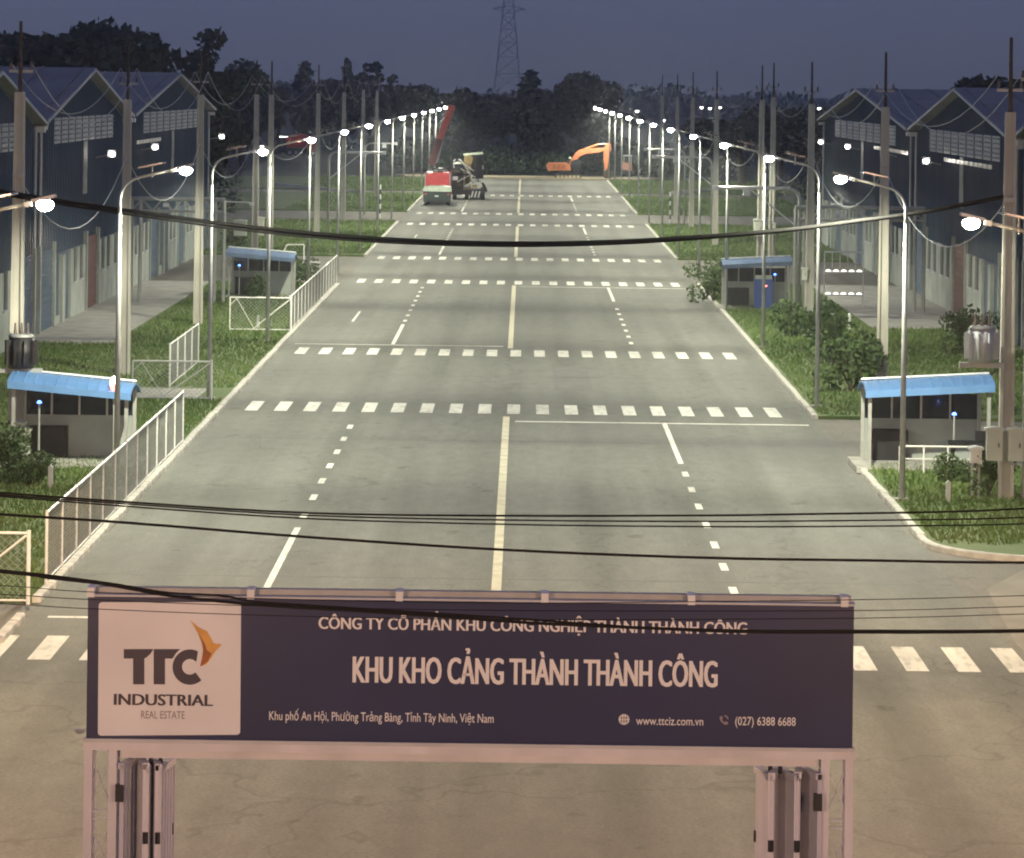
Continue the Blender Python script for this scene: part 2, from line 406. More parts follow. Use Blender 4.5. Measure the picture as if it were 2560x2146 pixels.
ob('beam_underside', MB().span((sx0+.33, -.08, sz0-.19), (sx1-.33, .12, sz0-.102)), M_gate, gate)
tp = MB(); tp.span((sx0-.01, SY-.02, sz1+.003), (sx1+.01, .03, sz1+.022)); ob('top_lip', tp, M_lgrey, gate)
ob('top_tube', MB().span((sx0+.04, -.05, sz1+.024), (sx1-.02, .07, sz1+.075)), M_galv, gate)
for px in (232, 630, 1000, 1362, 1727, 2108):
    x = P(px, 1490, DG).x-gx
    ob('bracket', MB().span((x-.035, SY-.024, sz1-.004), (x+.035, .076, sz1+.088)), M_trim, gate)
ob('bolt_knob', MB().dome((sx0-.06, SY-.02, sz0+.09), .05, .05, .04), M_galv, gate)
for s, px0, px1 in ((-1, 225, 286), (1, 2119, 2059)):
    xo, xi = P(px0, 1950, DG).x-gx, P(px1, 1950, DG).x-gx
    top = sz0-.10
    for x in (xo, xi):
        for y in (-.13, .13): ob('column_leg', MB().span((x-.04, y-.04, 0), (x+.04, y+.04, top-.004)), M_gate, gate)
    z = top-.02; k = 0
    while z > .6:
        z2 = z-.56
        for y in (-.13,):
            b_ = MB().bar((xo, y, z), (xi, y, z2), .032, .012); b_.bar((xi, y+.012, z), (xo, y+.014, z2), .032, .012)
            ob('cross_brace', b_, M_lgrey, gate)
        for dz in (0, -.075):
            for ya in (-.14,): ob('rung', MB().span((min(xo, xi)+.04, ya, z2+dz-.018), (max(xo, xi)-.04, ya+.03, z2+dz)), M_lgrey, gate)
        z = z2-.09
# folded gate leaves
def panel_mesh(w, h):
    m = MB(); m.span((0, -.012, 0), (w, .012, h))
    n = max(2, int(w/.09))
    for i in range(n+1): 
        x = i*w/n; m.span((max(0, x-.012), -.03, .002), (min(w, x+.012), -.0125, h-.002))
    m.span((0, -.034, h-.05), (w, .034, h+.01)); m.span((0, -.034, 0), (w, .034, .05))
    return m.mesh('leaf_panel', M_gate)
pm = panel_mesh(.46, 4.28)
for side in (-1, 1):
    g2 = thing('folding_gate_leaf', 'folded grey steel gate leaf hanging by the %s column under the sign' % ('left' if side < 0 else 'right'), 'gate', (0, DG, 0), 0)
    xs = [P(px, 1930, DG).x for px in ((309, 341, 371, 378, 402, 425) if side < 0 else (2043, 2005, 1990, 1950, 1925, 1897))]
    g2.location.x = xs[0]
    zt = P(1175, 1918, DG).z-4.28
    for i in range(5):
        x0, x1 = xs[i]-xs[0], xs[i+1]-xs[0]
        dx = x1-x0; dy = math.sqrt(max(.01, .46**2-dx*dx)); y0 = -.22 if i % 2 == 0 else -.22+dy
        y1 = -.22+dy if i % 2 == 0 else -.22
        ang = math.atan2(y1-y0, dx)
        link('leaf_panel', pm, g2, (x0, y0, zt+random.uniform(-.02, .03)), ang)
        h = MB(); h.cyl((x1, y1, zt+3.55), (x1, y1, zt+3.66), .028, 8); ob('hinge', h, M_dark, g2)
    for i in (3, 4):
        x = xs[i]-xs[0]; rl = MB(); rl.cyl((x, -.03, zt+4.26), (x, -.03, zt+4.44), .02, 8); rl.cyl((x, -.06, zt+4.40), (x, 0, zt+4.40), .05, 10)
        ob('roller', rl, M_dark, g2)
    for zz in (3.95, 3.0, 2.2): ob('hinge', MB().span((-.10*side*-1-.03 if False else -.05, -.26, zt+zz), (.03, -.18, zt+zz+.16)), M_dark, g2)

# lettering on the board
def s2l(px, py):
    p = P(px, py, DG+SY); return p.x-gx, p.z
def text_obj(name, s, box, m, off=0.0, y=SY-.004, parent=board):
    cu = bpy.data.curves.new('t', 'FONT'); cu.body = s; cu.size = 1; cu.offset = .004; cu.resolution_u = 3; cu.extrude = .0
    to = bpy.data.objects.new('t', cu); COL.objects.link(to)
    dg = bpy.context.evaluated_depsgraph_get(); me = bpy.data.meshes.new_from_object(to.evaluated_get(dg))
    bpy.data.objects.remove(to); 
    xs = [v.co.x for v in me.vertices]; x0, x1 = min(xs), max(xs)
    (X0, Zb), (X1, Zt) = s2l(box[0], box[1]), s2l(box[2], box[3])    # baseline-left, cap-top-right
    zb = (s2l(box[0], box[1])[1])
    cap = .727
    sx = (X1-X0)/(x1-x0); sz = box[4]*DG/F/cap
    vs = [v.co.copy() for v in me.vertices]; fs = [tuple(p.vertices) for p in me.polygons]; mb = MB()
    k = max(0, off); X1 -= 0
    for j, dx in enumerate((0, -1, 1) if k else (0,)):
        mb.add([(X0+(v.x-x0)*sx+dx*k*sz*.5, y-.0004*j, zb+v.y*sz) for v in vs], fs)
    bpy.data.meshes.remove(me); me = bpy.data.meshes.new('lettering'); me.from_pydata(mb.v, [], mb.f)
    me.materials.clear(); me.materials.append(m); me.update()
    return link(name, me, parent)
text_obj('lettering', 'CÔNG TY CỔ PHẦN KHU CÔNG NGHIỆP THÀNH THÀNH CÔNG', (797, 1572, 1867, 1572, 31), M_txt, .05)
text_obj('lettering', 'KHU KHO CẢNG THÀNH THÀNH CÔNG', (883, 1706, 1792, 1706, 68), M_txt, .042)
text_obj('lettering', 'Khu phố An Hội, Phường Trảng Bàng, Tỉnh Tây Ninh, Việt Nam', (673, 1800, 1234, 1800, 23), M_txt, 0)
text_obj('lettering', 'www.ttciz.com.vn', (1590, 1812, 1758, 1812, 22), M_txt, .0)
text_obj('lettering', '(027) 6388 6688', (1838, 1813, 1989, 1813, 22), M_txt, .002)
# logo panel
def poly_obj(name, pts, m, y, parent=board, base=(210, 1470, 4.514)):
    vs = []
    for x, yy in pts:
        X, Z = s2l(base[0]+x/base[2], base[1]+yy/base[2]); vs.append((X, y, Z))
    return ob(name, MB().add(vs, [tuple(range(len(vs)))]), m, parent)
rp = []
for cx, cy, a0 in ((1735, 200, -90), (1725, 1620, 0), (195, 1630, 90), (205, 200, 180)):
    for i in range(5):
        t = R(a0+i*22.5); rp.append((cx+38*math.cos(t), cy+38*math.sin(t)))
lp = poly_obj('logo_panel', rp, M_logo, SY-.004)
poly_obj('emblem_letter', [(450, 690), (785, 690), (750, 745), (705, 785), (682, 795), (682, 1088), (555, 1088), (555, 797), (450, 797)], M_txd, SY-.008)
poly_obj('emblem_letter', [(795, 690), (1085, 690), (1040, 735), (1000, 797), (915, 797), (915, 1088), (787, 1088), (787, 705)], M_txd, SY-.008)
cpts = [(1195+195*math.cos(R(t))*1.0, 893+200*math.sin(R(t))) for t in range(-62, -320, -10)]
cpts += [(1195+88*math.cos(R(t)), 890+88*math.sin(R(t))) for t in range(-315, -30, 12)]
cpts = [(1290, 697)]+cpts+[(1270, 825)]
poly_obj('emblem_letter', cpts, M_txd, SY-.008)
poly_obj('emblem_wing', [(1195, 360), (1290, 440), (1390, 490), (1425, 550), (1465, 625), (1560, 635), (1480, 720), (1430, 800), (1380, 860), (1310, 890), (1330, 800), (1345, 700), (1330, 620), (1290, 520), (1240, 430)], M_gold, SY-.008)
poly_obj('emblem_feather', [(1295, 515), (1370, 640), (1385, 700), (1440, 740), (1400, 830), (1310, 888), (1332, 800), (1346, 700), (1332, 620)], M_brown, SY-.011)
text_obj('lettering', 'INDUSTRIAL', (286, 1762, 531, 1762, 29), M_txd, .07, SY-.008)
text_obj('lettering', 'REAL ESTATE', (353, 1796, 462, 1796, 20), M_txg, .0, SY-.008)
# icons
def disc(cx, cy, r, n=20): return [(cx+r*math.cos(2*math.pi*i/n), cy+r*math.sin(2*math.pi*i/n)) for i in range(n)]
ID = (0, 0, 1)
ic = poly_obj('globe_icon', disc(1560, 1799, 13.5), M_txt, SY-.004, base=ID)
for dx in (-6, 0, 6): poly_obj('icon_line', [(1560+dx-.7, 1788), (1560+dx+.7, 1788), (1560+dx+.7, 1810), (1560+dx-.7, 1810)], M_navy, SY-.007, base=ID)
for dy in (-4, 4): poly_obj('icon_line', [(1549, 1799+dy-.7), (1571, 1799+dy-.7), (1571, 1799+dy+.7), (1549, 1799+dy+.7)], M_navy, SY-.008, base=ID)
poly_obj('phone_icon', [(1799, 1792), (1804, 1790), (1808, 1796), (1805, 1800), (1811, 1806), (1815, 1803), (1821, 1807), (1818, 1812), (1811, 1812), (1803, 1805), (1799, 1798)], M_txg, SY-.004, base=ID)
poly_obj('phone_icon', [(1810, 1788), (1818, 1790), (1822, 1798), (1819, 1799), (1815, 1793), (1810, 1791)], M_txg, SY-.004, base=ID)

# ------------------------------------------------------------------ cables
def cable(label, pts, d, r, d2=None, m=M_cable, smooth_pts=True):
    q = [P(x, y, d if d2 is None else d+(d2-d)*(x-pts[0][0])/(pts[-1][0]-pts[0][0])) for x, y in pts]
    # Catmull-Rom
    out = []
    for i in range(len(q)-1):
        p0, p1, p2, p3 = q[max(i-1, 0)], q[i], q[i+1], q[min(i+2, len(q)-1)]
        for k in range(5):
            t = k/5
            out.append(.5*((2*p1)+(p2-p0)*t+(2*p0-5*p1+4*p2-p3)*t*t+(3*p1-p0-3*p2+p3)*t**3))
    out.append(q[-1])
    mb = MB().tube(out, r, 6)
    return ob('overhead_cable', mb, m, None, True, label=label, category='cable', group='overhead cables')
cable('thick black cable crossing in front of the sign\'s top line of lettering', [(-1500, 1300), (-600, 1380), (12, 1431), (122, 1445), (240, 1458), (330, 1473), (427, 1490), (640, 1512), (900, 1528), (1100, 1541), (1300, 1556), (1500, 1566), (1750, 1575), (1950, 1579), (2133, 1578), (2542, 1577), (3200, 1560), (4000, 1530)], 27, .0125)
cable('black cable twisted along the thick one over the logo panel', [(-1500, 1290), (-600, 1370), (12, 1427), (240, 1454), (330, 1468), (427, 1483), (560, 1490), (640, 1505), (900, 1522), (1300, 1548), (1750, 1578), (2133, 1582), (2542, 1580), (3200, 1565), (4000, 1540)], 27.02, .009)
cable('black cable sagging just above the signboard from the left edge', [(-1500, 1170), (-600, 1240), (0, 1286), (300, 1306), (795, 1345), (1280, 1376), (1768, 1395), (2200, 1402), (2542, 1407), (3200, 1405), (4000, 1390)], 27.3, .011)
cable('topmost black cable crossing the near road', [(-1500, 1120), (-600, 1185), (0, 1232), (300, 1254), (773, 1283), (1300, 1290), (1760, 1289), (2000, 1286), (2362, 1280), (2560, 1272), (3200, 1240), (4000, 1190)], 27.6, .0085)
cable('middle of three slim cables crossing the near road', [(-1500, 1128), (-600, 1190), (0, 1237), (300, 1259), (773, 1289), (1300, 1301), (1760, 1304), (2000, 1303), (2362, 1299), (2560, 1294), (3200, 1270), (4000, 1225)], 27.7, .0065)
cable('lowest of three slim cables crossing the near road', [(-1500, 1135), (-600, 1196), (0, 1241), (300, 1265), (773, 1297), (1300, 1312), (1760, 1317), (2000, 1317), (2362, 1314), (2560, 1310), (3200, 1290), (4000, 1250)], 27.8, .0065)
for k, (ya, yb, ye, lab) in enumerate([(1464, 1480, 1496, 'thin wire level with the top of the signboard'), (1486, 1499, 1523, 'thin wire just below the sign\'s top edge'), (1509, 1522, 1542, 'thin wire crossing the upper logo panel')]):
    cable(lab, [(-1500, ya-70), (-600, ya-30), (0, ya), (220, yb), (700, yb+18), (1300, yb+28), (2133, ye+4), (2542, ye-6), (3200, ye-25), (4000, ye-60)], 27.9, .0035)
big = [(-120, 455), (10, 479), (172, 505), (376, 534), (614, 566), (860, 590), (1080, 603), (1296, 608), (1500, 605), (1684, 596), (1950, 576), (2150, 551), (2303, 530), (2511, 491)]
cable('heavy black cable bundle sagging across the whole road', big, 104, .05, 97)
cable('second strand under the heavy sagging cable bundle', [(x, y+(11-10*abs(x-500)/2200 if x < 2300 else 2)) for x, y in big], 104.1, .035, 97.1)
cable('third slim strand of the sagging bundle on its left half', [(x, y+5) for x, y in big], 104.25, .022, 97.2)

# ------------------------------------------------------------------ street lamps
def arm_pts(reach=1.7):
    pts = [(0, 0, 7.35), (0, 0, 7.75)]
    for i in range(1, 7):
        t = R(i*12.5); pts.append((.62*(1-math.cos(t)), 0, 7.75+.62*math.sin(t)))
    x, z = pts[-1][0], pts[-1][2]
    pts += [(x+.4, 0, z+.10), (reach-.25, 0, z+.10+(reach-.65-x)*.22)]
    return pts
AP = arm_pts()
HX, HZ = 1.70, AP[-1][2]
def make_lamp(warm, dim=False, yel=False):
    t = thing('street_lamp', 'x', 'street lamp', group='solar street lamps along the road')
    ob('pole', MB().tube([(0, 0, 0), (0, 0, 7.4)], .085, 12, .055), M_lpole, t, True)
    ob('base_plate', MB().box((0, 0, .03), (.4, .4, .06)), M_conc, t)
    ob('door_box', MB().span((-.05, -.11, .6), (.05, -.07, 1.0)), M_galv, t)
    ob('arm', MB().tube(AP, .045, 10, .035), M_lpole, t, True)
    tilt = Matrix.Rotation(-R(13), 3, 'Y')
    hd = MB().box((HX+.03, 0, HZ+.105), (.46, .26, .06), tilt); hd.box((HX-.27, 0, HZ-.01), (.14, .10, .10), tilt)
    head = ob('lamp_head', hd, M_lgrey, t)
    ob('lens', MB().dome((HX+.05, 0, HZ-.0), .17, .13, .14, 12, 4).dome((HX+.05, 0, HZ+.0001), .17, .13, .07, 12, 3, False), M_lensw if warm else (M_lensd if dim else M_lensy if yel else M_lens), t, True)
    px, pz = .85, AP[7][2]+.06
    ob('panel_stub', MB().cyl((px, 0, pz-.05), (px, 0, pz+.26), .025, 8), M_galv, t)
    ob('solar_panel', MB().box((px, 0, pz+.29), (.66, .95, .035), Matrix.Rotation(-R(12), 3, 'Y')), M_panel, t)
    ob('panel_frame', MB().box((px, 0, pz+.265), (.68, .97, .012), Matrix.Rotation(-R(12), 3, 'Y')), M_galv, t)
    ld = bpy.data.lights.new('lamp_light', 'POINT'); ld.shadow_soft_size = .10
    if warm: ld.energy = 6800; ld.color = (1, .58, .33)
    else:
        ld.energy = 2700 if dim else 2600 if yel else 3350; ld.color = (1, .74, .44) if yel else (1, .975, .75)
        # roadway optic: throws more light along the road than straight down, and little towards the horizon
        ld.use_nodes = True; nt = ld.node_tree; N = nt.nodes.new; L = nt.links.new
        em = next(n for n in nt.nodes if n.type == 'EMISSION')
        g = N('ShaderNodeNewGeometry'); sp = N('ShaderNodeSeparateXYZ'); L(g.outputs['Incoming'], sp.inputs[0])
        def mth(op, a, b=None, c=None):
            n = N('ShaderNodeMath'); n.operation = op
            for k, v in enumerate((a, b, c)):
                if v is None: continue
                if isinstance(v, (int, float)): n.inputs[k].default_value = v
                else: L(v, n.inputs[k])
            return n.outputs[0]
        yy = mth('MULTIPLY', sp.outputs[1], sp.outputs[1])
        k1 = mth('MULTIPLY_ADD', yy, 4.0, 1.0)
        az = mth('MULTIPLY', sp.outputs[2], -1.0)
        mr = N('ShaderNodeMapRange'); mr.interpolation_type = 'SMOOTHSTEP'; L(az, mr.inputs['Value'])
        mr.inputs['From Min'].default_value = .10; mr.inputs['From Max'].default_value = .42
        L(mth('MULTIPLY', k1, mr.outputs[0]), em.inputs['Strength'])
    lo = link('lamp_light', ld, t, (HX+.05, 0, HZ-.30))
    return t
LAMP_D = [68+28.2*k for k in range(14)]
PLX, PRX = -10.8, 10.2
cool, warm, dimm, yell = make_lamp(False), make_lamp(True), make_lamp(False, True), make_lamp(False, False, True)
done = []
for k, d in enumerate(LAMP_D):
    for side, x in ((-1, PLX), (1, PRX)):
        lab = '%s solar street lamp from the camera in the %s row' % (ORD[k] if k else 'nearest visible', 'left' if side < 0 else 'right')
        src = dimm if (k in (2, 4, 6, 9, 11) or (side < 0 and k == 8)) else cool
        if k == 0: src = yell
        if src in done: dup(src, (x, d, .12 if k else 0), 0 if side < 0 else math.pi, lab)
        else: src.location = (x, d, .12); src['label'] = lab; done.append(src)
warm.location = (-10.6, 13, 0); warm['label'] = 'unseen warm street lamp added left of the camera to light the sign'  # unseen lamps, added to throw warm light on the sign and near road
warm['group'] = 'unseen warm lamps added to light the near junction'
dup(warm, (10.4, 13, 0), math.pi, 'unseen warm street lamp added right of the camera to light the sign')
dup(warm, (-15.5, 44, 0), 0, 'unseen warm street lamp added behind the gate on the left to light the foreground')
dup(warm, (15.5, 44, 0), math.pi, 'unseen warm street lamp added behind the gate on the right to light the foreground')

# ------------------------------------------------------------------ utility poles
def make_upole():
    t = thing('utility_pole', 'x', 'utility pole', group='concrete utility poles')
    H = 10.7
    def sec(z):
        k = z/H; return .21*(1-k)+.14*k, .16*(1-k)+.12*k
    m = MB()
    # H-section: two flanges and a recessed web
    n = 2
    for sx in (-1, 1):
        (a0, b0), (a1, b1) = sec(0), sec(H)
        vs = []
        for z, a, b in ((0, a0, b0), (H, a1, b1)):
            vs += [(sx*a, -b, z), (sx*(a-.09*(a/.21)), -b, z), (sx*(a-.09*(a/.21)), b, z), (sx*a, b, z)]
        m.add(vs, [(0, 1, 5, 4), (1, 2, 6, 5), (2, 3, 7, 6), (3, 0, 4, 7), (0, 3, 2, 1), (4, 5, 6, 7)])
    ob('shaft', m, M_pole, t)
    w = MB(); (a0, b0), (a1, b1) = sec(0), sec(H)
    vs = []
    for z, a, b in ((0, a0, b0), (H-.002, a1, b1)): vs += [(-a*.62, -b*.5, z), (a*.62, -b*.5, z), (a*.62, b*.5, z), (-a*.62, b*.5, z)]
    w.add(vs, [(0, 1, 5, 4), (1, 2, 6, 5), (2, 3, 7, 6), (3, 0, 4, 7), (0, 3, 2, 1), (4, 5, 6, 7)])
    ob('web', w, M_pole, t)
    ob('top_extension', MB().tube([(0, 0, 10.7), (0, 0, 12.75)], .06, 8, .045), M_bark, t)
    ob('crossarm', MB().box((0, .18, 11.3), (.70, .07, .08)), M_galv, t)
    for x in (-.3, 0, .3): ob('insulator', MB().tube([(x, .18, 11.352), (x, .18, 11.55)], .05, 8, .03), M_ins, t)
    ob('bracket', MB().box((0, -.16, 8.3), (.30, .10, .12)), M_galv, t)
    return t
up = make_upole()
UP = [(-14.6, 104, 'wide concrete utility pole at the left edge beside the blue shelter'), (-14.8, 134, 'concrete utility pole in front of the left warehouse'),
      (-14.7, 163, 'concrete utility pole beside the left overhead gantry'), (-15.75, 211, 'left pole of the far left twin utility poles'), (-14.95, 212, 'right pole of the far left twin utility poles'),
      (-14.6, 254, 'concrete utility pole behind the far left shelter verge'), (-14.6, 290, 'concrete utility pole on the left grass before the far crossing'), (-14.5, 322, 'slim distant utility pole on the left near the crane truck'), (-14.5, 352, 'most distant utility pole on the left side'),
      (13.07, 97, 'left pole of the near right transformer pair'), (13.75, 97.2, 'right pole of the near right transformer pair'), (13.2, 132, 'concrete utility pole in front of the right warehouse'),
      (13.6, 171, 'concrete utility pole beside the right overhead gantry'), (14.0, 213, 'left pole of the far right twin utility poles'), (14.75, 214, 'right pole of the far right twin utility poles'),
      (13.4, 252, 'concrete utility pole on the right lawn behind the lamps'), (13.3, 286, 'concrete utility pole on the right before the far crossing'), (13.3, 315, 'slim distant utility pole on the right'), (13.3, 350, 'most distant utility pole on the right side'),
      (-26, 27.6, 'utility pole holding the near cables, left of the gate'), (26, 27.6, 'utility pole holding the near cables, right of the gate')]
for i, (x, d, lab) in enumerate(UP):
    if i == 0: up.location = (x, d, 0); up['label'] = lab
    else: dup(up, (x, d, 0), random.uniform(-.05, .05), lab, (1, 1, random.uniform(.97, 1.01)))
# line wires between poles
def wire(label, a, b, sag, r=.012):
    a, b = Vector(a), Vector(b)
    pts = [a.lerp(b, i/12)-Vector((0, 0, sag*4*(i/12)*(1-i/12))) for i in range(13)]
    ob('power_line', MB().tube(pts, r, 5), M_lgrey, None, True, label=label, category='power line', group='power lines between the utility poles')
for side, ch, nm in ((0, UP[0:9], 'left'), (1, [UP[9]]+UP[11:19], 'right')):
    ch = [c for c in ch if 'right pole of the far' not in c[2]]
    for i in range(len(ch)-1):
        (x0, d0, _), (x1, d1, _) = ch[i], ch[i+1]
        for q, dx in enumerate((-.3, .3)):
            wire('%s wire of the %s span of power line on the %s roadside' % (('outer', 'inner')[q], ORD[i], nm), (x0+dx, d0+.18, 11.55), (x1+dx, d1+.18, 11.55), 1.6+.3*q)
        wire('low slack service wire of the %s span on the %s roadside' % (ORD[i], nm), (x0, d0-.16, 8.3), (x1, d1-.16, 8.3), 2.1, .016)

# pole-mounted equipment: transformers, cabinets
def cabinet(label, x, y, z, w, d, h, m=M_cab, lid=True, legs=0):
    t = thing('equipment_cabinet', label, 'cabinet', (x, y, z))
    ob('box', MB().span((-w/2, -d/2, legs), (w/2, d/2, legs+h)), m, t)
    if lid: ob('lid', MB().prism([(-w/2-.05, legs+h), (w/2+.05, legs+h), (w/2+.05, legs+h+.06), (0, legs+h+.10), (-w/2-.05, legs+h+.06)], 'y', -d/2-.06, d/2+.05), m, t)
    ob('door', MB().span((-w/2+.05, -d/2-.015, legs+.05), (w/2-.05, -d/2-.002, legs+h-.05)), m, t)
    ob('handle', MB().span((w/2-.12, -d/2-.04, legs+h*.45), (w/2-.09, -d/2-.016, legs+h*.6)), M_dark, t)
    for sx in ((-1, 1) if legs > .05 else ()): ob('leg', MB().span((sx*(w/2-.06)-.03, -.03, 0), (sx*(w/2-.06)+.03, .03, legs)), M_galv, t)
    return t
p = P(2484, 1150, 96.4); cabinet('pale grey cabinet with overhanging lid on the right transformer poles', p.x, 96.3, p.z, .40, .35, .80)
p = P(2439, 1147, 97); cabinet('small cream meter box beside the right shelter railing', p.x, 97, .12, .30, .25, .36, M_trim, True, .95)
p = P(2535, 1150, 96.4); cabinet('pale cabinet cut off at the right edge of the picture', p.x, 96.2, p.z, .40, .35, .80)
p = P(40, 1160, 103.3); cabinet('tall pale cabinet with white lid on the left edge pole', p.x, 103.4, .12, .42, .4, 1.05)
p = P(62, 1150, 103); cabinet('small pale meter box beside the left edge pole', p.x, 103.0, .12, .28, .22, .7, M_cab, True, .2)
p = P(600, 590, 210.5); cabinet('light cabinet on the left far twin poles, left one', p.x, 210.6, p.z, .75, .4, .85)
p = P(647, 590, 211); cabinet('light cabinet on the left far twin poles, right one', p.x, 211.4, p.z, .55, .4, 1.0)
p = P(1895, 590, 212.5); cabinet('cream cabinet on the right far twin poles', p.x, 212.6, p.z, .5, .4, .9)
p = P(1933, 590, 213); cabinet('narrow cream cabinet right of the far right twin poles', p.x, 213.4, p.z, .3, .3, .7)
p = P(2012, 700, 170.5); cabinet('small pale box strapped to the right gantry utility pole', p.x, 170.6, p.z, .24, .22, .5)
def transformer(label, x, y, z):
    t = thing('pole_transformer', label, 'transformer', (x, y, z))
    ob('tank', MB().tube([(0, 0, 0), (0, 0, .9)], .36, 16), M_dark if 'left' in label else M_lgrey, t, True)
    ob('lid', MB().tube([(0, 0, .9), (0, 0, .98)], .39, 16, .3), M_galv, t, True)
    for i in range(10):
        a = i*.628; ob('fin', MB().box((.42*math.cos(a), .42*math.sin(a), .45), (.12, .02, .7), Matrix.Rotation(a, 3, 'Z')), M_dark if 'left' in label else M_lgrey, t)
    for x_ in (-.18, 0, .18): ob('bushing', MB().tube([(x_, 0, .98), (x_, 0, 1.3)], .05, 8, .025), M_ins, t)
    ob('support', MB().span((-.6, -.1, -.14), (.6, .1, -.004)), M_galv, t)
p = P(2452, 905, 96.6); transformer('grey cylindrical transformer beside the right edge pole', p.x-.0, 96.4, p.z)
p = P(54, 920, 103.4); transformer('dark transformer tank hanging on the left edge pole', p.x, 103.3, p.z)

# ------------------------------------------------------------------ chain-link fences and open gate leaves on the left kerb
def panel_mb(L, h):
    m = MB()
    s = .16; r = .007
    n = int((L+h)/s)
    for i in range(n+1):
        c = i*s
        for sg in (1, -1):
            a = (c if c < L else L, 0 if c < L else c-L); b = (c-h if c > h else 0, h if c > h else c)
            A3, B3 = (a[0], .0 if sg > 0 else .008, a[1]), (b[0], .0 if sg > 0 else .008, b[1])
            if sg < 0: A3, B3 = (L-A3[0], A3[1], A3[2]), (L-B3[0], B3[1], B3[2])
            if (Vector(A3)-Vector(B3)).length > .05: m.tube([A3, B3], r, 3, cap=False)
    return m
PH = 1.55
pmesh = panel_mb(2.5, PH-.1).mesh('wire_mesh', M_galv)
def fence(label, x, a, b):
    t = thing('chain_link_fence', label, 'fence', (x, a, .12))
    n = max(1, round((b-a)/2.5)); st = (b-a)/n
    for i in range(n+1): ob('post', MB().cyl((0, i*st, 0), (0, i*st, PH+.05), .035, 8), M_tubew, t)
    for i in range(n):
        j = random.uniform(-.03, .03)
        ob('top_rail', MB().cyl((0, i*st, PH), (j*.3, (i+1)*st, PH+j*.4), .030, 8), M_tubew, t)
        o = link('wire_mesh', pmesh, t, (0, i*st, .05), math.pi/2, kind='stuff'); o.scale = (st/2.5, 1, 1)
    ob('bottom_rail', MB().cyl((0, 0, .08), (0, b-a, .08), .02, 6), M_tubew, t)
def gate_leaf(label, x, y, w=2.75, h=1.5, rz=0):
    t = thing('fence_gate_leaf', label, 'gate', (x, y, .12), rz)
    ob('hinge_post', MB().cyl((0, 0, 0), (0, 0, h+.06), .045, 10), M_tubew, t)
    ob('outer_post', MB().cyl((-w, 0, 0), (-w, 0, h), .03, 8), M_tubew, t)
    ob('top_rail', MB().cyl((0, 0, h), (-w, 0, h), .03, 8), M_tubew, t)
    ob('bottom_rail', MB().cyl((0, 0, .1), (-w, 0, .1), .025, 8), M_tubew, t)
    ob('brace', MB().cyl((-.05, 0, h-.05), (-w*.62, 0, .12), .025, 8), M_tubew, t)
    ob('brace', MB().cyl((-w+.3, 0, h-.05), (-w*.60, 0, .12), .016, 8), M_tubew, t)
    ob('brace', MB().cyl((-w+.35, 0, h), (-w, 0, h-.35), .016, 8), M_tubew, t)
    o = link('wire_mesh', pmesh, t, (-w, .02, .08), 0, kind='stuff'); o.scale = (w/2.5, 1, (h-.1)/(PH-.1))
fence('white framed chain link fence along the near left kerb', -10.25, 78, 109)
fence('white framed chain link fence along the left kerb before the far junction', -10.25, 159, 197.5)
gate_leaf('braced white wire gate leaf at the lower left picture edge', -10.2, 74.8)
gate_leaf('braced white wire gate leaf at the far end of the near left fence', -10.66, 123.6, 2.7, 1.35)
gate_leaf('braced white wire gate leaf where the far left fence begins', -10.2, 158.6, 2.7, 1.5)
fence('short white wire fence on the left verge behind the near shelter', -12.6, 128.8, 140)
# goal-like white pipe frames on the left lawn
def pipe_frame(label, pts, d, r=.03):
    t = thing('pipe_frame', label, 'frame', (P(*pts[0], d).x, d, 0))
    for a, b in zip(pts[:-1], pts[1:]):
        A_, B_ = P(*a, d), P(*b, d)
        off = Vector((t.location.x, d, 0))
        ob('tube', MB().cyl(A_-off, B_-off, r, 7), M_tubew, t)
pipe_frame('thin white pipe frame on the lawn left of the far left shelter gap', [(750, 700), (750, 664), (758, 656), (800, 656)], 193)
pipe_frame('white railing frame on grass behind the far left shelter', [(700, 645), (718, 612), (760, 612), (760, 656)], 222, .035)
for lab, xa, da, db in (('low white wall across the verge on the left near the far crossing', -27, 388, 362), ('low white wall across the verge on the right near the far crossing', 27, 405, 376)):
    xb = -16.4 if xa < 0 else 15.5
    t = MB(); t.bar((xa, da, .3), (xb, db, .3), .25, .34)
    o = ob('low_wall', t, M_kerb, label=lab, category='wall')

# ------------------------------------------------------------------ overhead gantries and cantilever arms
def gantry(label, x0, x1, d, arm):
    t = thing('height_gantry', label, 'gantry', (x0, d, .12))
    w = x1-x0; s = 1 if w > 0 else -1; H = 5.15
    for y in (-.35, .35):
        ob('upper_beam', MB().cyl((0, y, H), (w, y, H), .085, 10), M_galv, t)
        ob('lower_beam', MB().cyl((0, y, H-.62), (w, y, H-.62), .055, 10), M_galv, t)
        n = 9
        for i in range(n): ob('lattice', MB().cyl((w*i/n, y, H-(.62 if i % 2 else 0)), (w*(i+1)/n, y, H-(0 if i % 2 else .62)), .022, 6), M_galv, t)
    for xx in (0, s*.45, w-s*.45, w):
        for y in (-.35, .35): ob('leg', MB().cyl((xx, y, 0), (xx, y, H-.06), .06, 10), M_galv, t)
    if arm:
        ob('side_arm', MB().tube([(0, 0, H-.1), (-s*1.0, 0, H-.12), (-s*1.3, 0, H-.15)], .03, 8), M_tubew, t)
        ob('camera_head', MB().box((-s*1.35, 0, H-.2), (.22, .14, .14)), M_trim, t)
    ob('plate', MB().box((w*.62, -.46, H-.3), (.30, .03, .18)), M_trim, t)
gantry('galvanised overhead pipe gantry in the left side entrance', -14.9, -19.5, 179, True)
gantry('galvanised overhead pipe gantry in the right side entrance', 13.5, 19.9, 179, False)
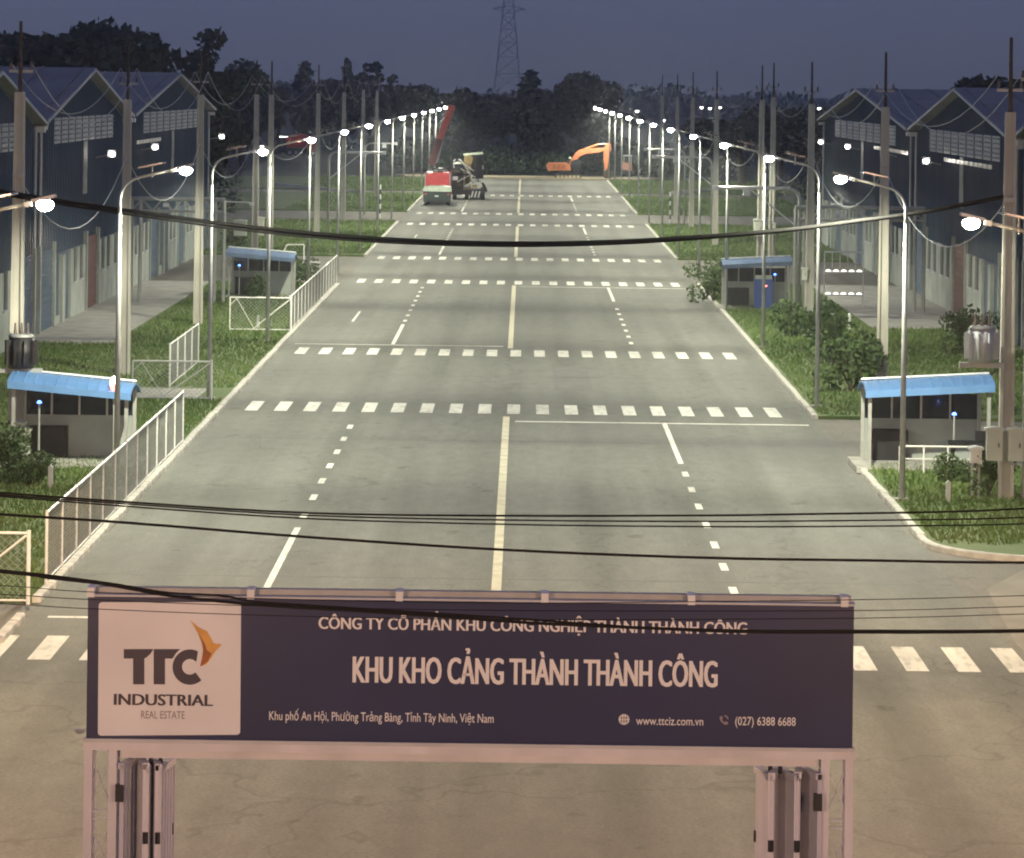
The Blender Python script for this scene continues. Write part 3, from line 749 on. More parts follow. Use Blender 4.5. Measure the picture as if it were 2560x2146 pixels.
def cantilever(label, x, d, reach, s, z=6.2, brace=True, r=.07):
    t = thing('cantilever_arm', label, 'signal pole', (x, d, .12))
    z -= .12
    pts = [(0, 0, 0), (0, 0, z-.75)]+[(s*.6*(1-math.cos(R(a))), 0, z-.6+.6*math.sin(R(a))) for a in range(0, 91, 15)]
    ob('pole', MB().tube(pts, r+.02, 10, r), M_galv, t, True)
    ob('arm', MB().tube([(s*.6, 0, z), (s*reach, 0, z-.02)], r*1.1, 10, r*1.3), M_tubew, t, True)
    if brace: ob('brace', MB().cyl((0, .05, z-2.0), (s*reach*.58, .05, z-.1), r*.6, 8), M_tubew, t)
    ob('camera_box', MB().box((s*reach*.63, -.05, z-.22), (.34, .3, .34)), M_trim, t)
    ob('arm_tip', MB().box((s*reach, 0, z-.02), (.3, .22, .24)), M_trim, t)
cantilever('white cantilever signal arm reaching over the road beside the right gantry', 13.7, 179, 4.2, -1)
cantilever('white cantilever signal arm on the left verge before the far crossing', -14.2, 261, 4.0, 1)
cantilever('white cantilever signal arm on the right lawn behind the second utility pole', 13.5, 259, 4.2, -1, 6.2)
cantilever('slim distant cantilever arm on the left near the crane truck', -13.5, 304, 2.6, 1, 6.2, False, .05)
cantilever('slim distant cantilever arm on the right near the excavator', 13.0, 292, 3.2, -1, 6.2, False, .05)
# striped posts
M_blk = mat('black_paint', (.02, .02, .02), .6)
def striped(label, px, y0, y1, d):
    a = P(px, y1, d); t = thing('striped_post', label, 'post', (a.x, d, 0))
    h = P(px, y0, d).z; n = 7
    for i in range(n): ob('band', MB().cyl((0, 0, h*i/n), (0, 0, h*(i+1)/n-.002), .075, 10), M_trim if i % 2 == 0 else M_blk, t)
striped('black and white striped post on the left verge', 950, 462, 530, 300)
striped('black and white striped post on the right verge', 1675, 480, 548, 296)
striped('distant black and white striped post near the excavator', 1598, 424, 476, 384)

# ------------------------------------------------------------------ blue-roofed shelters
def shelter(label, x, d, w, dep, h, rise, rz=0, led=(0, 0), thick=.34):
    t = thing('blue_shelter', label, 'shelter', (x, d, .12), rz)
    ns = 10; m = MB(); vs = []
    prof = [(-dep/2-.25+ (dep+.5)*i/8, h+.42*math.sin(math.pi*(i/8*.75+.12))-.16*(i/8)) for i in range(9)]
    prof = prof+[(p_[0], p_[1]-.05) for p_ in reversed(prof)]
    m.prism(prof, 'x', -w/2-.15, w/2+.15)
    for v in range(len(m.v)):
        x_, y_, z_ = m.v[v]; m.v[v] = (x_, y_, z_+rise*(x_/w+.5))
    RM = M_bluer if d < 150 else mat('greyer_blue_roof', (.13, .19, .30), .5, .1, var=.15, scale=1.5)  # the far shelters get a greyer blue roof
    ob('roof', m, RM, t)
    ob('ridge_cap', MB().tube([(-w/2-.15, prof[4][0]+.1, prof[4][1]+.04), (w/2+.15, prof[4][0]+.1, prof[4][1]+.04+rise)], .035, 8), M_trim, t)
    for i in range(int(w/.3)+1):
        x_ = -w/2+i*.3; rb = MB()
        for a, b in zip(prof[:8], prof[1:9]):
            k = rise*(x_/w+.5); rb.bar((x_, a[0], a[1]+.012+k), (x_, b[0], b[1]+.012+k), .03, .03)
        ob('roof_rib', rb, RM, t)
    ob('fascia', MB().add([(-w/2-.15, -dep/2-.27, h-.05), (w/2+.15, -dep/2-.27, h-.05+rise), (w/2+.15, -dep/2-.27, h+.13+rise), (-w/2-.15, -dep/2-.27, h+.13),
                           (-w/2-.15, -dep/2-.255, h-.05), (w/2+.15, -dep/2-.255, h-.05+rise), (w/2+.15, -dep/2-.255, h+.13+rise), (-w/2-.15, -dep/2-.255, h+.13)],
                          [(0, 1, 2, 3), (7, 6, 5, 4), (0, 4, 5, 1), (1, 5, 6, 2), (2, 6, 7, 3), (3, 7, 4, 0)]), RM, t)
    for sx in (-1, 1):
        for sy in (-1, 1):
            ob('post', MB().span((sx*w/2-.05, sy*dep/2-.05, 0), (sx*w/2+.05, sy*dep/2+.05, h+.1+rise*(sx*.5+.5))), M_galv, t)
    ob('back_wall', MB().span((-w/2+.06, dep/2-.03, .0), (w/2-.06, dep/2+.03, 1.25)), M_pale, t)
    ob('back_window', MB().span((-w/2+.06, dep/2-.015, 1.252), (w/2-.06, dep/2+.015, h-.1)), M_win, t)
    for i in range(1, 4): ob('mullion', MB().span((-w/2+i*w/4-.03, dep/2-.04, 1.25), (-w/2+i*w/4+.03, dep/2-.018, h-.1)), M_galv, t)
    ob('slab', MB().span((-w/2-.4, -dep/2-.5, -.1), (w/2+.4, dep/2+.4, .06)), M_conc, t)
    ob('counter', MB().span((-w/2+.2, dep/2-.6, .062), (-w/2+1.3, dep/2-.1, .95)), M_dark, t)
    ob('indicator_lamp', MB().dome((led[0], -dep/2+.2, led[1]), .07, .07, .08, 10, 4, False), M_blueled, t)
    ob('indicator_post', MB().cyl((led[0], -dep/2+.2, .06), (led[0], -dep/2+.2, led[1]), .03, 8), M_galv, t)
    return t
shelter('near left open shelter with curved blue metal roof at the picture edge', P(180, 980, 102.5).x, 103.2, 3.2, 2.2, 2.25, -.30, 0, (-.9, 1.75))
shelter('near right open shelter with curved blue metal roof beside the transformer poles', P(2318, 980, 105).x, 105.5, 3.45, 2.2, 2.10, .22, 0, (.75, 1.55))
shelter('far left open shelter with blue roof under the twin poles', P(652, 650, 184).x, 185, 3.2, 2.2, 2.15, -.25, 0, (-1.1, 1.6))
shelter('far right open shelter with blue roof under the twin poles', P(1893, 660, 180).x, 181, 3.2, 2.2, 2.05, .2, 0, (.9, 1.7))
# things at the shelters
def desk(label, x, y):
    t = thing('desk', label, 'desk', (x, y, .18))
    ob('top', MB().span((-.55, -.3, .62), (.55, .3, .80)), M_dark, t)
    for sx in (-1, 1):
        for sy in (-1, 1): ob('leg', MB().bar((sx*.42, sy*.2, .62), (sx*.56, sy*.24, 0), .05), M_dark, t)
    ob('monitor', MB().span((.2, -.04, .82), (.5, .04, 1.1)), M_dark, t)
p = P(2425, 1100, 103.5); desk('dark desk under the near right blue shelter', p.x, 103.9)
t = thing('railing', 'pale pipe railing in front of the near right shelter', 'railing', (P(2250, 1120, 103).x, 103, .12))
L = P(2430, 1120, 103).x-t.location.x
ob('top_rail', MB().cyl((0, 0, .78), (L, 0, .78), .03, 8), M_tubew, t); ob('mid_rail', MB().cyl((0, 0, .42), (L, 0, .42), .02, 8), M_tubew, t)
for i in range(4): ob('post', MB().cyl((L*i/3, 0, 0), (L*i/3, 0, .78), .03, 8), M_tubew, t)
t = thing('warning_beacon', 'white and pink warning beacon on the near left shelter roof', 'beacon', (P(285, 985, 102).x, 102.0, P(285, 985, 102).z))
ob('mast', MB().cyl((0, 0, -2.2), (0, 0, .02), .025, 8), M_galv, t)
ob('lamp', MB().dome((0, 0, .28), .12, .12, .22, 12, 5, False), M_tiny, t, True)
ob('red_base', MB().dome((0, 0, .275), .13, .13, .22, 12, 5, True), M_redled, t, True)
t = thing('kiosk', 'blue vending kiosk with pale top inside the far right shelter', 'kiosk', (P(1910, 700, 179.6).x, 179.9, .18))
ob('body', MB().span((-.45, -.3, 0), (.45, .3, 1.45)), mat('kiosk_blue', (.05, .10, .36), .5, var=.1), t)
ob('top', MB().span((-.40, -.28, 1.452), (.40, .28, 1.62)), M_cab, t)
ob('display', MB().dome((.08, -.31, 1.15), .09, .03, .09, 10, 4), M_redled, t)
# rack with white lamps
t = thing('lamp_rack', 'grey steel rack with two rows of white lamps behind the right gantry pole', 'rack', (P(2108, 790, 182).x, 182, .135))
W2 = .98
for x in (-W2, W2): ob('upright', MB().span((x-.03, -.03, 0), (x+.03, .03, 2.75)), M_lgrey, t)
ob('top_bar', MB().span((-W2, -.03, 2.752), (W2, .03, 2.84)), M_lgrey, t)
for i in range(1, 5): ob('mullion', MB().span((-W2+i*2*W2/5-.025, -.025, 2.0), (-W2+i*2*W2/5+.025, .025, 2.75)), M_lgrey, t)
for z in (1.80, .65):
    ob('shelf', MB().span((-W2, -.12, z-.06), (W2, .12, z)), M_lgrey, t)
    for i in range(5): ob('lamp', MB().dome((-W2+(i+.5)*2*W2/5, -.03, z+.002), .15, .08, .11, 10, 4, False), M_rack, t, True)
# small bollards on the right lawn
def bollard(label, px, py, d, h=.7):
    q = P(px, py, d); t = thing('marker_post', label, 'post', (q.x, d, .12))
    ob('post', MB().span((-.06, -.06, 0), (.06, .06, h)), M_trim, t); ob('cap', MB().prism([(-.07, h), (.07, h), (0, h+.08)], 'y', -.07, .07), M_trim, t)
bollard('white marker post on the right lawn near the rack', 2123, 830, 165)
bollard('white marker post lower on the right lawn', 2121, 872, 151, .5)
bollard('pale marker post at the right verge under the transformer poles', 2370, 1250, 96, .5)
bollard('white marker post at the left verge behind the near fence', 126, 1230, 96.5, .55)
bollard('small white marker post before the far left fence', 645, 836, 159.5, .6)

# ------------------------------------------------------------------ warehouses
def warehouse(label, side, d0, d1, z_e, z_p, far):
    X = WL if side < 0 else WR; s = -1 if side < 0 else 1
    t = thing('warehouse', label, 'warehouse', (X, (d0+d1)/2, 0))
    hw = (d1-d0)/2
    dep = 46
    wall = MB().prism([(-hw, 0), (hw, 0), (hw, z_e), (0, z_p), (-hw, z_e)], 'x', 0, s*dep)
    w = ob('wall', wall, M_clad, t)
    # standing ribs of the cladding
    rb = MB(); n = int(2*hw/.55)
    for i in range(n+1):
        y = -hw+i*2*hw/n; top = z_e+(z_p-z_e)*(1-abs(y)/hw)-.12
        rb.span((-s*.05, y-.04, 3.3), (-s*.002, y+.04, top))
    ob('cladding_rib', rb, M_clad, t)
    rbf = MB()
    for i in range(26): 
        x = i*dep/25*s; rbf.span((x-.05, -hw-.06, 1.5), (x+.05, -hw-.002, z_e-.1))
    ob('cladding_rib', rbf, M_clad, t)
    for q in (-1, 1):
        sl = MB(); a = (q*(hw+.5), z_e-.5*(z_p-z_e)/hw); b = (0, z_p)
        sl.prism([a, b, (b[0], b[1]+.16), (a[0], a[1]+.16)] if q < 0 else [a, (a[0], a[1]+.16), (b[0], b[1]+.16), b], 'x', -s*.5, s*(dep+.5))
        rf = ob('roof', sl, M_cladr, t)
        seam = MB()
        for i in range(24):
            x = s*(i*dep/23); seam.bar((x, a[0], a[1]+.19), (x, b[0], b[1]+.19), .06, .06)
        ob('roof_seam', seam, M_cladr, rf)
        sk = MB()
        for i in (4, 9, 14):
            x = s*(i*dep/23+1); k0, k1 = .25, .8
            p0 = (a[0]+(b[0]-a[0])*k0, a[1]+(b[1]-a[1])*k0+.17); p1 = (a[0]+(b[0]-a[0])*k1, a[1]+(b[1]-a[1])*k1+.17)
            sk.bar((x, *p0), (x, *p1), .9, .03)
        ob('skylight', sk, M_skyl, rf)
        tr = MB(); tr.bar((-s*.53, a[0], a[1]+.05), (-s*.53, b[0], b[1]+.05), .05, .12)
        ob('rake_trim', tr, M_lgrey, rf)
        ob('downpipe', MB().cyl((-s*.12, q*(hw-.35), .3), (-s*.12, q*(hw-.35), z_e-.2), .07, 8), M_lgrey, t)
        ob('gutter_corner', MB().box((-s*.2, q*(hw+.2), z_e-.25), (.5, .5, .22)), M_trim, t)
    # louvre band under the gable and a translucent strip
    nb = 9
    for i in range(nb):
        y = -hw*.62+i*hw*1.24/(nb-1); 
        lv = MB()
        for k in range(5): lv.box((-s*.10, y, z_e-.9+k*.22), (.10, hw*1.24/(nb-1)*.8, .03), Matrix.Rotation(s*R(35), 3, 'Y'))
        lo = ob('louvre', lv, M_skyl, t)
        ob('louvre_frame', MB().span((-s*.07, y-hw*.065, z_e-1.05), (-s*.052, y+hw*.065, z_e+.1)), M_lgrey, lo)
    ob('translucent_strip', MB().span((-s*.085, -.75, z_e-3.6), (-s*.052, .75, z_e-1.1)), M_skyl, t)
    # lower storey: pale wall, piers, windows, doors
    bay = 5.2; n = max(1, int(2*hw/bay)); st = 2*hw/n
    for i in range(n):
        y0 = -hw+i*st; kind = (i+far) % 3
        if kind == 2 and i % 2:   # bare cladding with one pale pier
            ob('pier', MB().span((-s*.20, y0+st*.4, 0), (-s*.002, y0+st*.4+.9, 3.2)), M_pale, t)
            ob('plinth', MB().span((-s*.10, y0+.02, 0), (-s*.002, y0+st*.4-.02, .5)), M_pale, t)
        elif kind == 1:   # roller door with slats
            dr = ob('roller_door', MB().span((-s*.06, y0+.5, .12), (-s*.002, y0+st-.5, 3.6)), M_maroon if (far == 1 and i % 2) else M_clad, t)
            for k in range(11): ob('slat', MB().span((-s*.09, y0+.52, .2+k*.31), (-s*.061, y0+st-.52, .2+k*.31+.2)), M_maroon if (far == 1 and i % 2) else M_clad, dr)
            for y in (y0+.35, y0+st-.35): ob('pier', MB().span((-s*.20, y-.15, 0), (-s*.002, y+.15, 3.9)), M_pale, t)
        else:
            ob('pale_panel', MB().span((-s*.14, y0+.02, 0), (-s*.002, y0+st-.02, 1.7)), M_pale, t)
            for k in range(3):
                y = y0+.45+k*(st-.9)/2
                ob('pier', MB().span((-s*.14, y-.43, 1.702), (-s*.002, y+.43, 3.3)), M_pale, t)
            for k in range(2):
                y = y0+.45+(k+.5)*(st-.9)/2; h_ = (st-.9)/4-.46
                wd = ob('window', MB().span((-s*.05, y-h_, 1.75), (-s*.002, y+h_, 3.2)), M_win, t)
                ob('sill', MB().span((-s*.2, y-h_, 1.703), (-s*.051, y+h_, 1.76)), M_lgrey, wd)
                ob('mullion', MB().span((-s*.07, y-.03, 1.762), (-s*.051, y+.03, 3.2)), M_lgrey, wd)
    return t
WH = []
WH += [warehouse('left blue clad warehouse nearest the camera, its gable cut by the picture edge', -1, 128, 154, 9.2, 11.3, 0)]
WH += [warehouse('left blue clad warehouse with the middle gable and a bright wall lamp', -1, 155, 188, 9.3, 11.55, 1)]
WH += [warehouse('left blue clad warehouse farthest from the camera', -1, 190, 238, 9.3, 11.5, 2)]
WH += [warehouse('right blue clad warehouse nearest the camera, cut by the picture edge', 1, 128, 154, 9.2, 11.2, 0)]
WH += [warehouse('right blue clad warehouse with the middle gable and a bright wall lamp', 1, 156, 197, 9.0, 11.15, 1)]
WH += [warehouse('right blue clad warehouse farthest from the camera', 1, 199, 258, 9.0, 11.1, 2)]
def strip(t, side, da, db, z, n):
    s = -1 if side < 0 else 1
    st = (db-da)/n
    for i in range(n):
        y = da+i*st-t.location.y
        ob('lit_pane', MB().span((-s*.09, y+.08, z), (-s*.055, y+st-.08*random.uniform(1, 4), z+.20)), M_pane, t)
strip(WH[4], 1, 165, 184, 7.55, 11); strip(WH[4], 1, 178, 193, 7.95+.0, 0) if False else None
strip(WH[5], 1, 201, 221, 7.55, 12); strip(WH[2], -1, 194, 207, 7.7, 8)
def wall_lamp(label, side, d, z=7.35):
    X = WL if side < 0 else WR; s = -1 if side < 0 else 1
    t = thing('wall_floodlight', label, 'floodlight', (X-s*.1, d, z))
    ob('bracket', MB().cyl((0, 0, 0), (-s*.7, -.1, .15), .03, 8), M_galv, t)
    ob('housing', MB().box((-s*.78, -.12, .2), (.40, .22, .36)), M_lgrey, t)
    ob('lens', MB().dome((-s*.8, -.22, .21), .15, .10, .14, 10, 4), M_flood, t, True)
for i, d in enumerate((175.5, 196, 239)): wall_lamp('%s bright floodlight on the left warehouse wall' % ('nearest', 'middle', 'farthest')[i], -1, d)
for i, d in enumerate((185, 207, 230, 251)): wall_lamp('%s bright floodlight on the right warehouse wall' % ('nearest', 'second', 'third', 'farthest')[i], 1, d)

# ------------------------------------------------------------------ vehicles at the far end
def wheel(parent, c, r, w, axis='x'):
    a = Vector(c); dv = Vector((w/2, 0, 0)) if axis == 'x' else Vector((0, w/2, 0))
    o = ob('wheel', MB().cyl(a-dv, a+dv, r, 18), M_rubber, parent, False)
    ob('rim', MB().cyl(a-dv*1.04, a+dv*1.04, r*.55, 14), M_lgrey, o)
# crane truck
D1 = 339
t = thing('crane_truck', 'red crane truck seen from behind with its red boom raised', 'truck', (P(1093, 505, D1).x, D1, 0))
ob('chassis', MB().span((-1.0, 0, .75), (1.0, 7.2, 1.05)), M_dark, t)
ob('cargo_box', MB().prism([(-1.12, 1.05), (1.12, 1.05), (1.15, 2.6), (.95, 2.95), (-.95, 2.95), (-1.15, 2.6)], 'y', .0, 1.9), M_red, t)
ob('tail_board', MB().span((-1.05, -.06, 1.15), (1.05, -.004, 2.2)), M_red, t)
ob('cab', MB().prism([(5.2, .9), (7.3, .9), (7.3, 1.9), (7.0, 2.9), (5.3, 3.0)], 'x', -1.15, 1.15), M_red, t)
ob('flat_bed', MB().span((-1.15, 1.95, 1.05), (1.15, 5.1, 1.25)), M_dark, t)
for sx in (-1, 1): ob('frame_post', MB().cyl((sx*1.16, -.03, .8), (sx*1.16, -.03, 2.9), .05, 6), M_lgrey, t)
ob('frame_top', MB().tube([(-1.16, -.03, 2.9), (-.8, -.03, 3.15), (.8, -.03, 3.15), (1.16, -.03, 2.9)], .05, 6), M_lgrey, t)
for sx in (-1, 1):
    for y in (.9, 2.1, 6.2): wheel(t, (sx*.95, y, .5), .5, .32)
ob('turntable', MB().cyl((0, 1.0, 2.96), (0, 1.0, 3.35), .55, 16), M_dark, t)
bm = P(1078, 402, D1+1)-Vector((t.location.x, D1, 0)); bt = P(1128, 272, D1+1)-Vector((t.location.x, D1, 0))
mid = bm.lerp(bt, .42)
ob('boom_base', MB().bar(bm-Vector((0, 0, .4)), mid, .84, .7), mat('boom_dark', (.18, .06, .06), .5, var=.2), t)  # darker red paints in the boom's fade to dark at its foot
ob('boom', MB().bar(bm.lerp(bt, .40), bt, .80, .6), M_redb, t)
ob('boom_head', MB().box(bt+Vector((0, 0, .05)), (.7, .6, .5)), M_redb, t)
ob('boom_lamp', MB().dome(tuple(bm.lerp(bt, .80)+Vector((0, -.26, .3))), .14, .06, .6, 10, 4), mat('amber_lamp', (.9, .5, .1), .4, emit=(1.0, .42, .05), estr=3.5), t)
ob('boom_cylinder', MB().cyl(bm+Vector((.5, 0, -.2)), mid+Vector((.3, 0, -.2)), .09, 8), M_lgrey, t)
ob('beacon', MB().dome((-.2, .4, 2.97), .2, .2, .3, 10, 4, False), M_tarp, t)
# dark green trailer right behind
D2 = 334
t = thing('covered_trailer', 'dark green box trailer with pale sheet on top, behind the red crane truck', 'trailer', (P(1092, 516, D2).x, D2, 0))
ob('body', MB().prism([(-1.25, .35), (1.25, .35), (1.3, 1.35), (-1.3, 1.35)], 'y', 0, 2.8), M_green, t)
ob('sheet', MB().prism([(-1.33, 1.32), (1.33, 1.30), (1.25, 1.74), (.5, 1.84), (.1, 1.80), (-.6, 1.82), (-1.22, 1.70)], 'y', -.06, 2.9), M_tarp, t)
ob('bumper', MB().span((-1.2, -.1, .36), (1.2, -.02, .5)), M_dark, t)
ob('number_plate', MB().span((-.2, -.12, .82), (.14, -.004, .95)), M_trim, t)
for sx in (-1, 1):
    wheel(t, (sx*1.05, 1.2, .4), .4, .28); ob('tail_lamp', MB().span((sx*1.05-.1, -.03, 1.0), (sx*1.05+.1, -.004, 1.12)), M_redled if False else M_red, t)
# drilling / paving machine
D3 = 352
t = thing('drilling_rig', 'black and yellow drilling truck with striped rear plate beside the crane truck', 'machine', (P(1172, 500, D3).x, D3, 0))
ob('chassis', MB().span((-1.7, 0, .5), (1.55, 6, 1.0)), M_dark, t)
ob('engine_block', MB().span((-1.75, .6, 1.0), (-.55, 4, 3.1)), M_dark, t)
ob('column', MB().span((-.50, .2, 1.0), (.15, .9, 3.5)), M_yel, t)
ob('column_slot', MB().span((-.38, .16, 1.6), (.03, .198, 2.6)), M_dark, t)
ob('column_head', MB().prism([(-.55, 3.5), (.2, 3.5), (.4, 4.1), (.1, 4.35), (-.5, 4.3)], 'y', .15, .95), M_yel, t)
ob('mast_top', MB().bar((-.6, .5, 4.42), (1.3, .5, 4.6), .22), M_tarp, t)
ob('tank', MB().cyl((.85, .4, 2.1), (.85, .4, 4.3), .55, 14), M_dark, t)
ob('hood_lamp', MB().dome((-1.1, .5, 3.5), .4, .2, .2, 12, 4, False), M_tarp, t)
ob('grille', MB().span((-.5, .14, 1.15), (.15, .196, 1.5)), M_cab, t)
for i in range(5): ob('grille_bar', MB().span((-.46+i*.13, .11, 1.12), (-.40+i*.13, .138, 1.52)), M_dark, t)
pl = ob('striped_plate', MB().span((.1, -.10, .15), (1.15, -.03, .95)), M_dark, t)
for i in range(3):
    x = .18+i*.33; ob('stripe', MB().add([(x, -.104, .25), (x+.14, -.104, .25), (x+.30, -.104, .88), (x+.16, -.104, .88)], [(0, 1, 2, 3)]), M_trim, pl)
for x, r in ((-1.4, .5), (-.2, .5), (1.35, .62)): wheel(t, (x, .5, r), r, .4)
ob('hook_block', MB().tube([(1.3, .3, 1.7), (1.55, .2, 1.2), (1.62, .2, .8)], .12, 8, .2), M_dark, t)
ob('side_step', MB().span((.2, .1, 1.75), (1.2, .3, 1.9)), M_lgrey, t)
rr = random.Random(21)
for i in range(6): ob('hose', MB().tube([(rr.uniform(-1.6, .9), .1, rr.uniform(1.2, 2.0)), (rr.uniform(-1.6, 1.2), -.05, rr.uniform(2.0, 3.0)), (rr.uniform(-1.5, 1.3), .3, rr.uniform(3.0, 4.2))], .05, 6), M_dark if i % 2 else M_lgrey, t)
for i, (x, z, w_, h_) in enumerate([(-1.35, 2.1, .5, .35), (-.95, 1.5, .45, .4), (.55, 1.35, .5, .3), (.9, 2.6, .35, .5), (1.25, 3.2, .3, .4), (-1.3, 2.8, .6, .25)]):
    ob('equipment_box', MB().box((x, .12+.03*i, z), (w_, .4, h_)), (M_lgrey, M_bark, M_yel, M_dark, M_lgrey, M_bark)[i], t)
for i in range(5): ob('ladder_rung', MB().cyl((-.55, .52, 1.2+i*.4), (-.15, .52, 1.2+i*.4), .03, 6), M_lgrey, t)
ob('jib', MB().bar((.2, .6, 4.3), (1.5, .9, 3.3), .16), M_bark, t)
ob('exhaust', MB().tube([(-1.5, .8, 3.1), (-1.5, .8, 3.8), (-1.35, .8, 3.95)], .07, 8), M_lgrey, t)
# excavator
D4 = 439
def ex(px, py, y=0): 
    q = P(px, py, D4); return Vector((q.x-exc.location.x, y, q.z))
exc = thing('excavator', 'orange tracked excavator with bent boom at the end of the road', 'excavator', (P(1420, 447, D4).x, D4, 0))
def plate(name, pts, y0, y1, m, parent=None):
    q = [ex(*p_) for p_ in pts]; return ob(name, MB().prism([(v.x, v.z) for v in q], 'y', y0, y1), m, parent or exc)
for y0 in (-1.3, .7):
    tk = plate('track', [(1385, 436), (1392, 432), (1448, 432), (1455, 437), (1452, 446), (1444, 449.5), (1394, 449.5), (1387, 446)], y0, y0+.6, M_dark)
    for i in range(6):
        c = ex(1395+i*10, 442, y0+.3); ob('roller', MB().cyl(c-Vector((0, .32, 0)), c+Vector((0, .32, 0)), .2, 10), M_sand, tk)
plate('undercarriage', [(1395, 428), (1445, 428), (1445, 436), (1395, 436)], -.7, .7, M_dark)
plate('body', [(1367, 412), (1372, 407), (1415, 407), (1424, 412), (1428, 426), (1370, 426)], -1.3, 1.3, M_orange)
plate('counterweight', [(1365.5, 413), (1369, 409), (1378, 409), (1378, 426.5), (1369, 426.5)], -1.33, 1.33, M_orange)
for i in range(3): plate('vent', [(1382+i*11, 411), (1390+i*11, 411), (1390+i*11, 422), (1382+i*11, 422)], -1.335, -1.302, mat('orange_dark', (.35, .11, .04), .6))
cb = plate('cab', [(1428, 402), (1446, 398), (1452, 402), (1449, 426), (1429, 426)], -1.25, -.25, M_dark)
plate('cab_window', [(1433, 403), (1445, 401), (1449, 404), (1447, 416), (1433, 416)], -1.27, -1.252, M_win, cb)
plate('boom', [(1418, 418), (1427, 401), (1438, 384), (1446, 376), (1462, 371.5), (1490, 371), (1512, 369.5), (1513, 377), (1492, 382), (1465, 385), (1450, 391), (1442, 402), (1432, 420), (1424, 424)], -.25, .35, M_orange)
plate('stick', [(1514, 364), (1518, 358), (1523, 357.5), (1527, 361), (1526, 378), (1522, 400), (1518, 424), (1512, 426), (1509, 400), (1509, 378)], -.18, .28, M_orange)
a, b = ex(1464, 372, .05), ex(1497, 361, .05); ob('boom_cylinder', MB().cyl(a, b, .12, 10), M_orange, exc); ob('cylinder_rod', MB().cyl(b, ex(1517, 360, .05), .07, 8), M_galv, exc)
a = ex(1432, 421, -.4); ob('lift_cylinder', MB().cyl(a, ex(1444, 392, -.4), .09, 8), M_orange, exc)
plate('bucket', [(1509, 428), (1520, 426), (1527, 432), (1528, 450), (1524, 462), (1521, 455), (1512, 448), (1507, 438)], -.6, .7, M_bark)
plate('bucket_link', [(1510, 424), (1514, 422), (1514, 434), (1510, 434)], -.1, .2, M_lgrey)
ob('work_lamp', MB().dome(tuple(ex(1425, 397, -.3)), .2, .15, .25, 10, 4, False), M_tarp, exc)
# small orange dumper
D5 = 452
dmp = thing('site_dumper', 'small pinkish orange dumper with open cab frame right of the excavator', 'dumper', (P(1567, 432, D5).x, D5, 0))
ob('skip', MB().prism([(-.62, 1.0), (.5, .8), (.62, 1.0), (.62, 1.7), (-.5, 1.85), (-.66, 1.6)], 'y', 0, 1.2), mat('dull_orange', (.50, .24, .17), .6, var=.2), dmp)
ob('chassis', MB().span((-.5, 0, .4), (.55, 2.6, .8)), M_dark, dmp)
for x in (-.35, .6):
    for y in (1.3, 2.4): ob('cab_post', MB().cyl((x, y, .8), (x, y, 2.6), .04, 6), M_lgrey, dmp)
ob('cab_roof', MB().span((-.42, 1.2, 2.602), (.68, 2.5, 2.75)), M_trim, dmp)
for x in (-.55, .55):
    for y in (.4, 2.2): wheel(dmp, (x, y, .4), .4, .25)
ob('mudguard', MB().span((.66, .2, .3), (.95, 1.0, .9)), M_dark, dmp)
# distant red lorry with lights on the left
D6 = 560
q = P(742, 385, D6)
t = thing('red_lorry', 'distant red lorry with lights beyond the left lawn', 'lorry', (q.x, D6, 0))
zb = 0
ob('cargo_body', MB().prism([(-1.6, 1.3), (1.6, 1.3), (1.6, 3.2), (.4, 3.5), (-1.6, 3.0)], 'y', 0, 2.2), M_red, t)
ob('cab', MB().prism([(1.65, .6), (3.2, .6), (3.2, 1.8), (2.8, 2.7), (1.65, 2.8)], 'y', 0, 2.2), M_red, t)
ob('chassis', MB().span((-1.7, .2, .6), (1.65, 2.0, 1.25)), M_dark, t)
for x in (-1.1, -.1, 2.4):
    for y in (.2, 2.0): wheel(t, (x, y, .5), .5, .3, 'y')
for i in range(4): ob('marker_lamp', MB().dome((-2.6+i*.35, -.1, 3.0), .13, .1, .13, 8, 3), M_tiny, t)
ob('work_lamp', MB().dome((.3, -.1, 2.4), .35, .15, .3, 10, 4), mat('red_work_lamp', (.9, .5, .4), .4, emit=(1.0, .38, .25), estr=1.6), t)
ob('work_lamp', MB().dome((-1.0, -.1, 2.2), .3, .15, .25, 10, 4), MATS['red_work_lamp'], t)
ob('lamp_bar', MB().span((-2.8, -.05, 3.02), (-1.3, .05, 3.12)), M_dark, t)

# ------------------------------------------------------------------ trees and shrubs
def leaf_cloud(blobs, n, size, seed):
    rnd = random.Random(seed); m = MB(); vs = []; fs = []
    tot = sum(b[3]*b[4]*b[5] for b in blobs)
    for (x, y, z, rx, ry, rz) in blobs:
        k = int(n*rx*ry*rz/tot)
        for _ in range(k):
            while True:
                a, b, c = rnd.uniform(-1, 1), rnd.uniform(-1, 1), rnd.uniform(-1, 1)
                q = a*a+b*b+c*c
                if q < 1 and rnd.random() < .25+.75*q: break
            ctr = Vector((x+a*rx, y+b*ry, z+c*rz))
            u = Vector((rnd.gauss(0, 1), rnd.gauss(0, 1), rnd.gauss(0, .7))).normalized(); w = u.orthogonal().normalized()
            w.rotate(Matrix.Rotation(rnd.uniform(0, 6.28), 3, u)); s = size*rnd.uniform(.5, 1.3)
            v2 = u.cross(w); o = len(vs)
            vs += [ctr+w*s, ctr+v2*s*.5, ctr-w*s*.8, ctr-v2*s*.55]; fs.append((o, o+1, o+2, o+3))
    me = bpy.data.meshes.new('crown'); me.from_pydata([tuple(v) for v in vs], [], fs); me.update(); return me
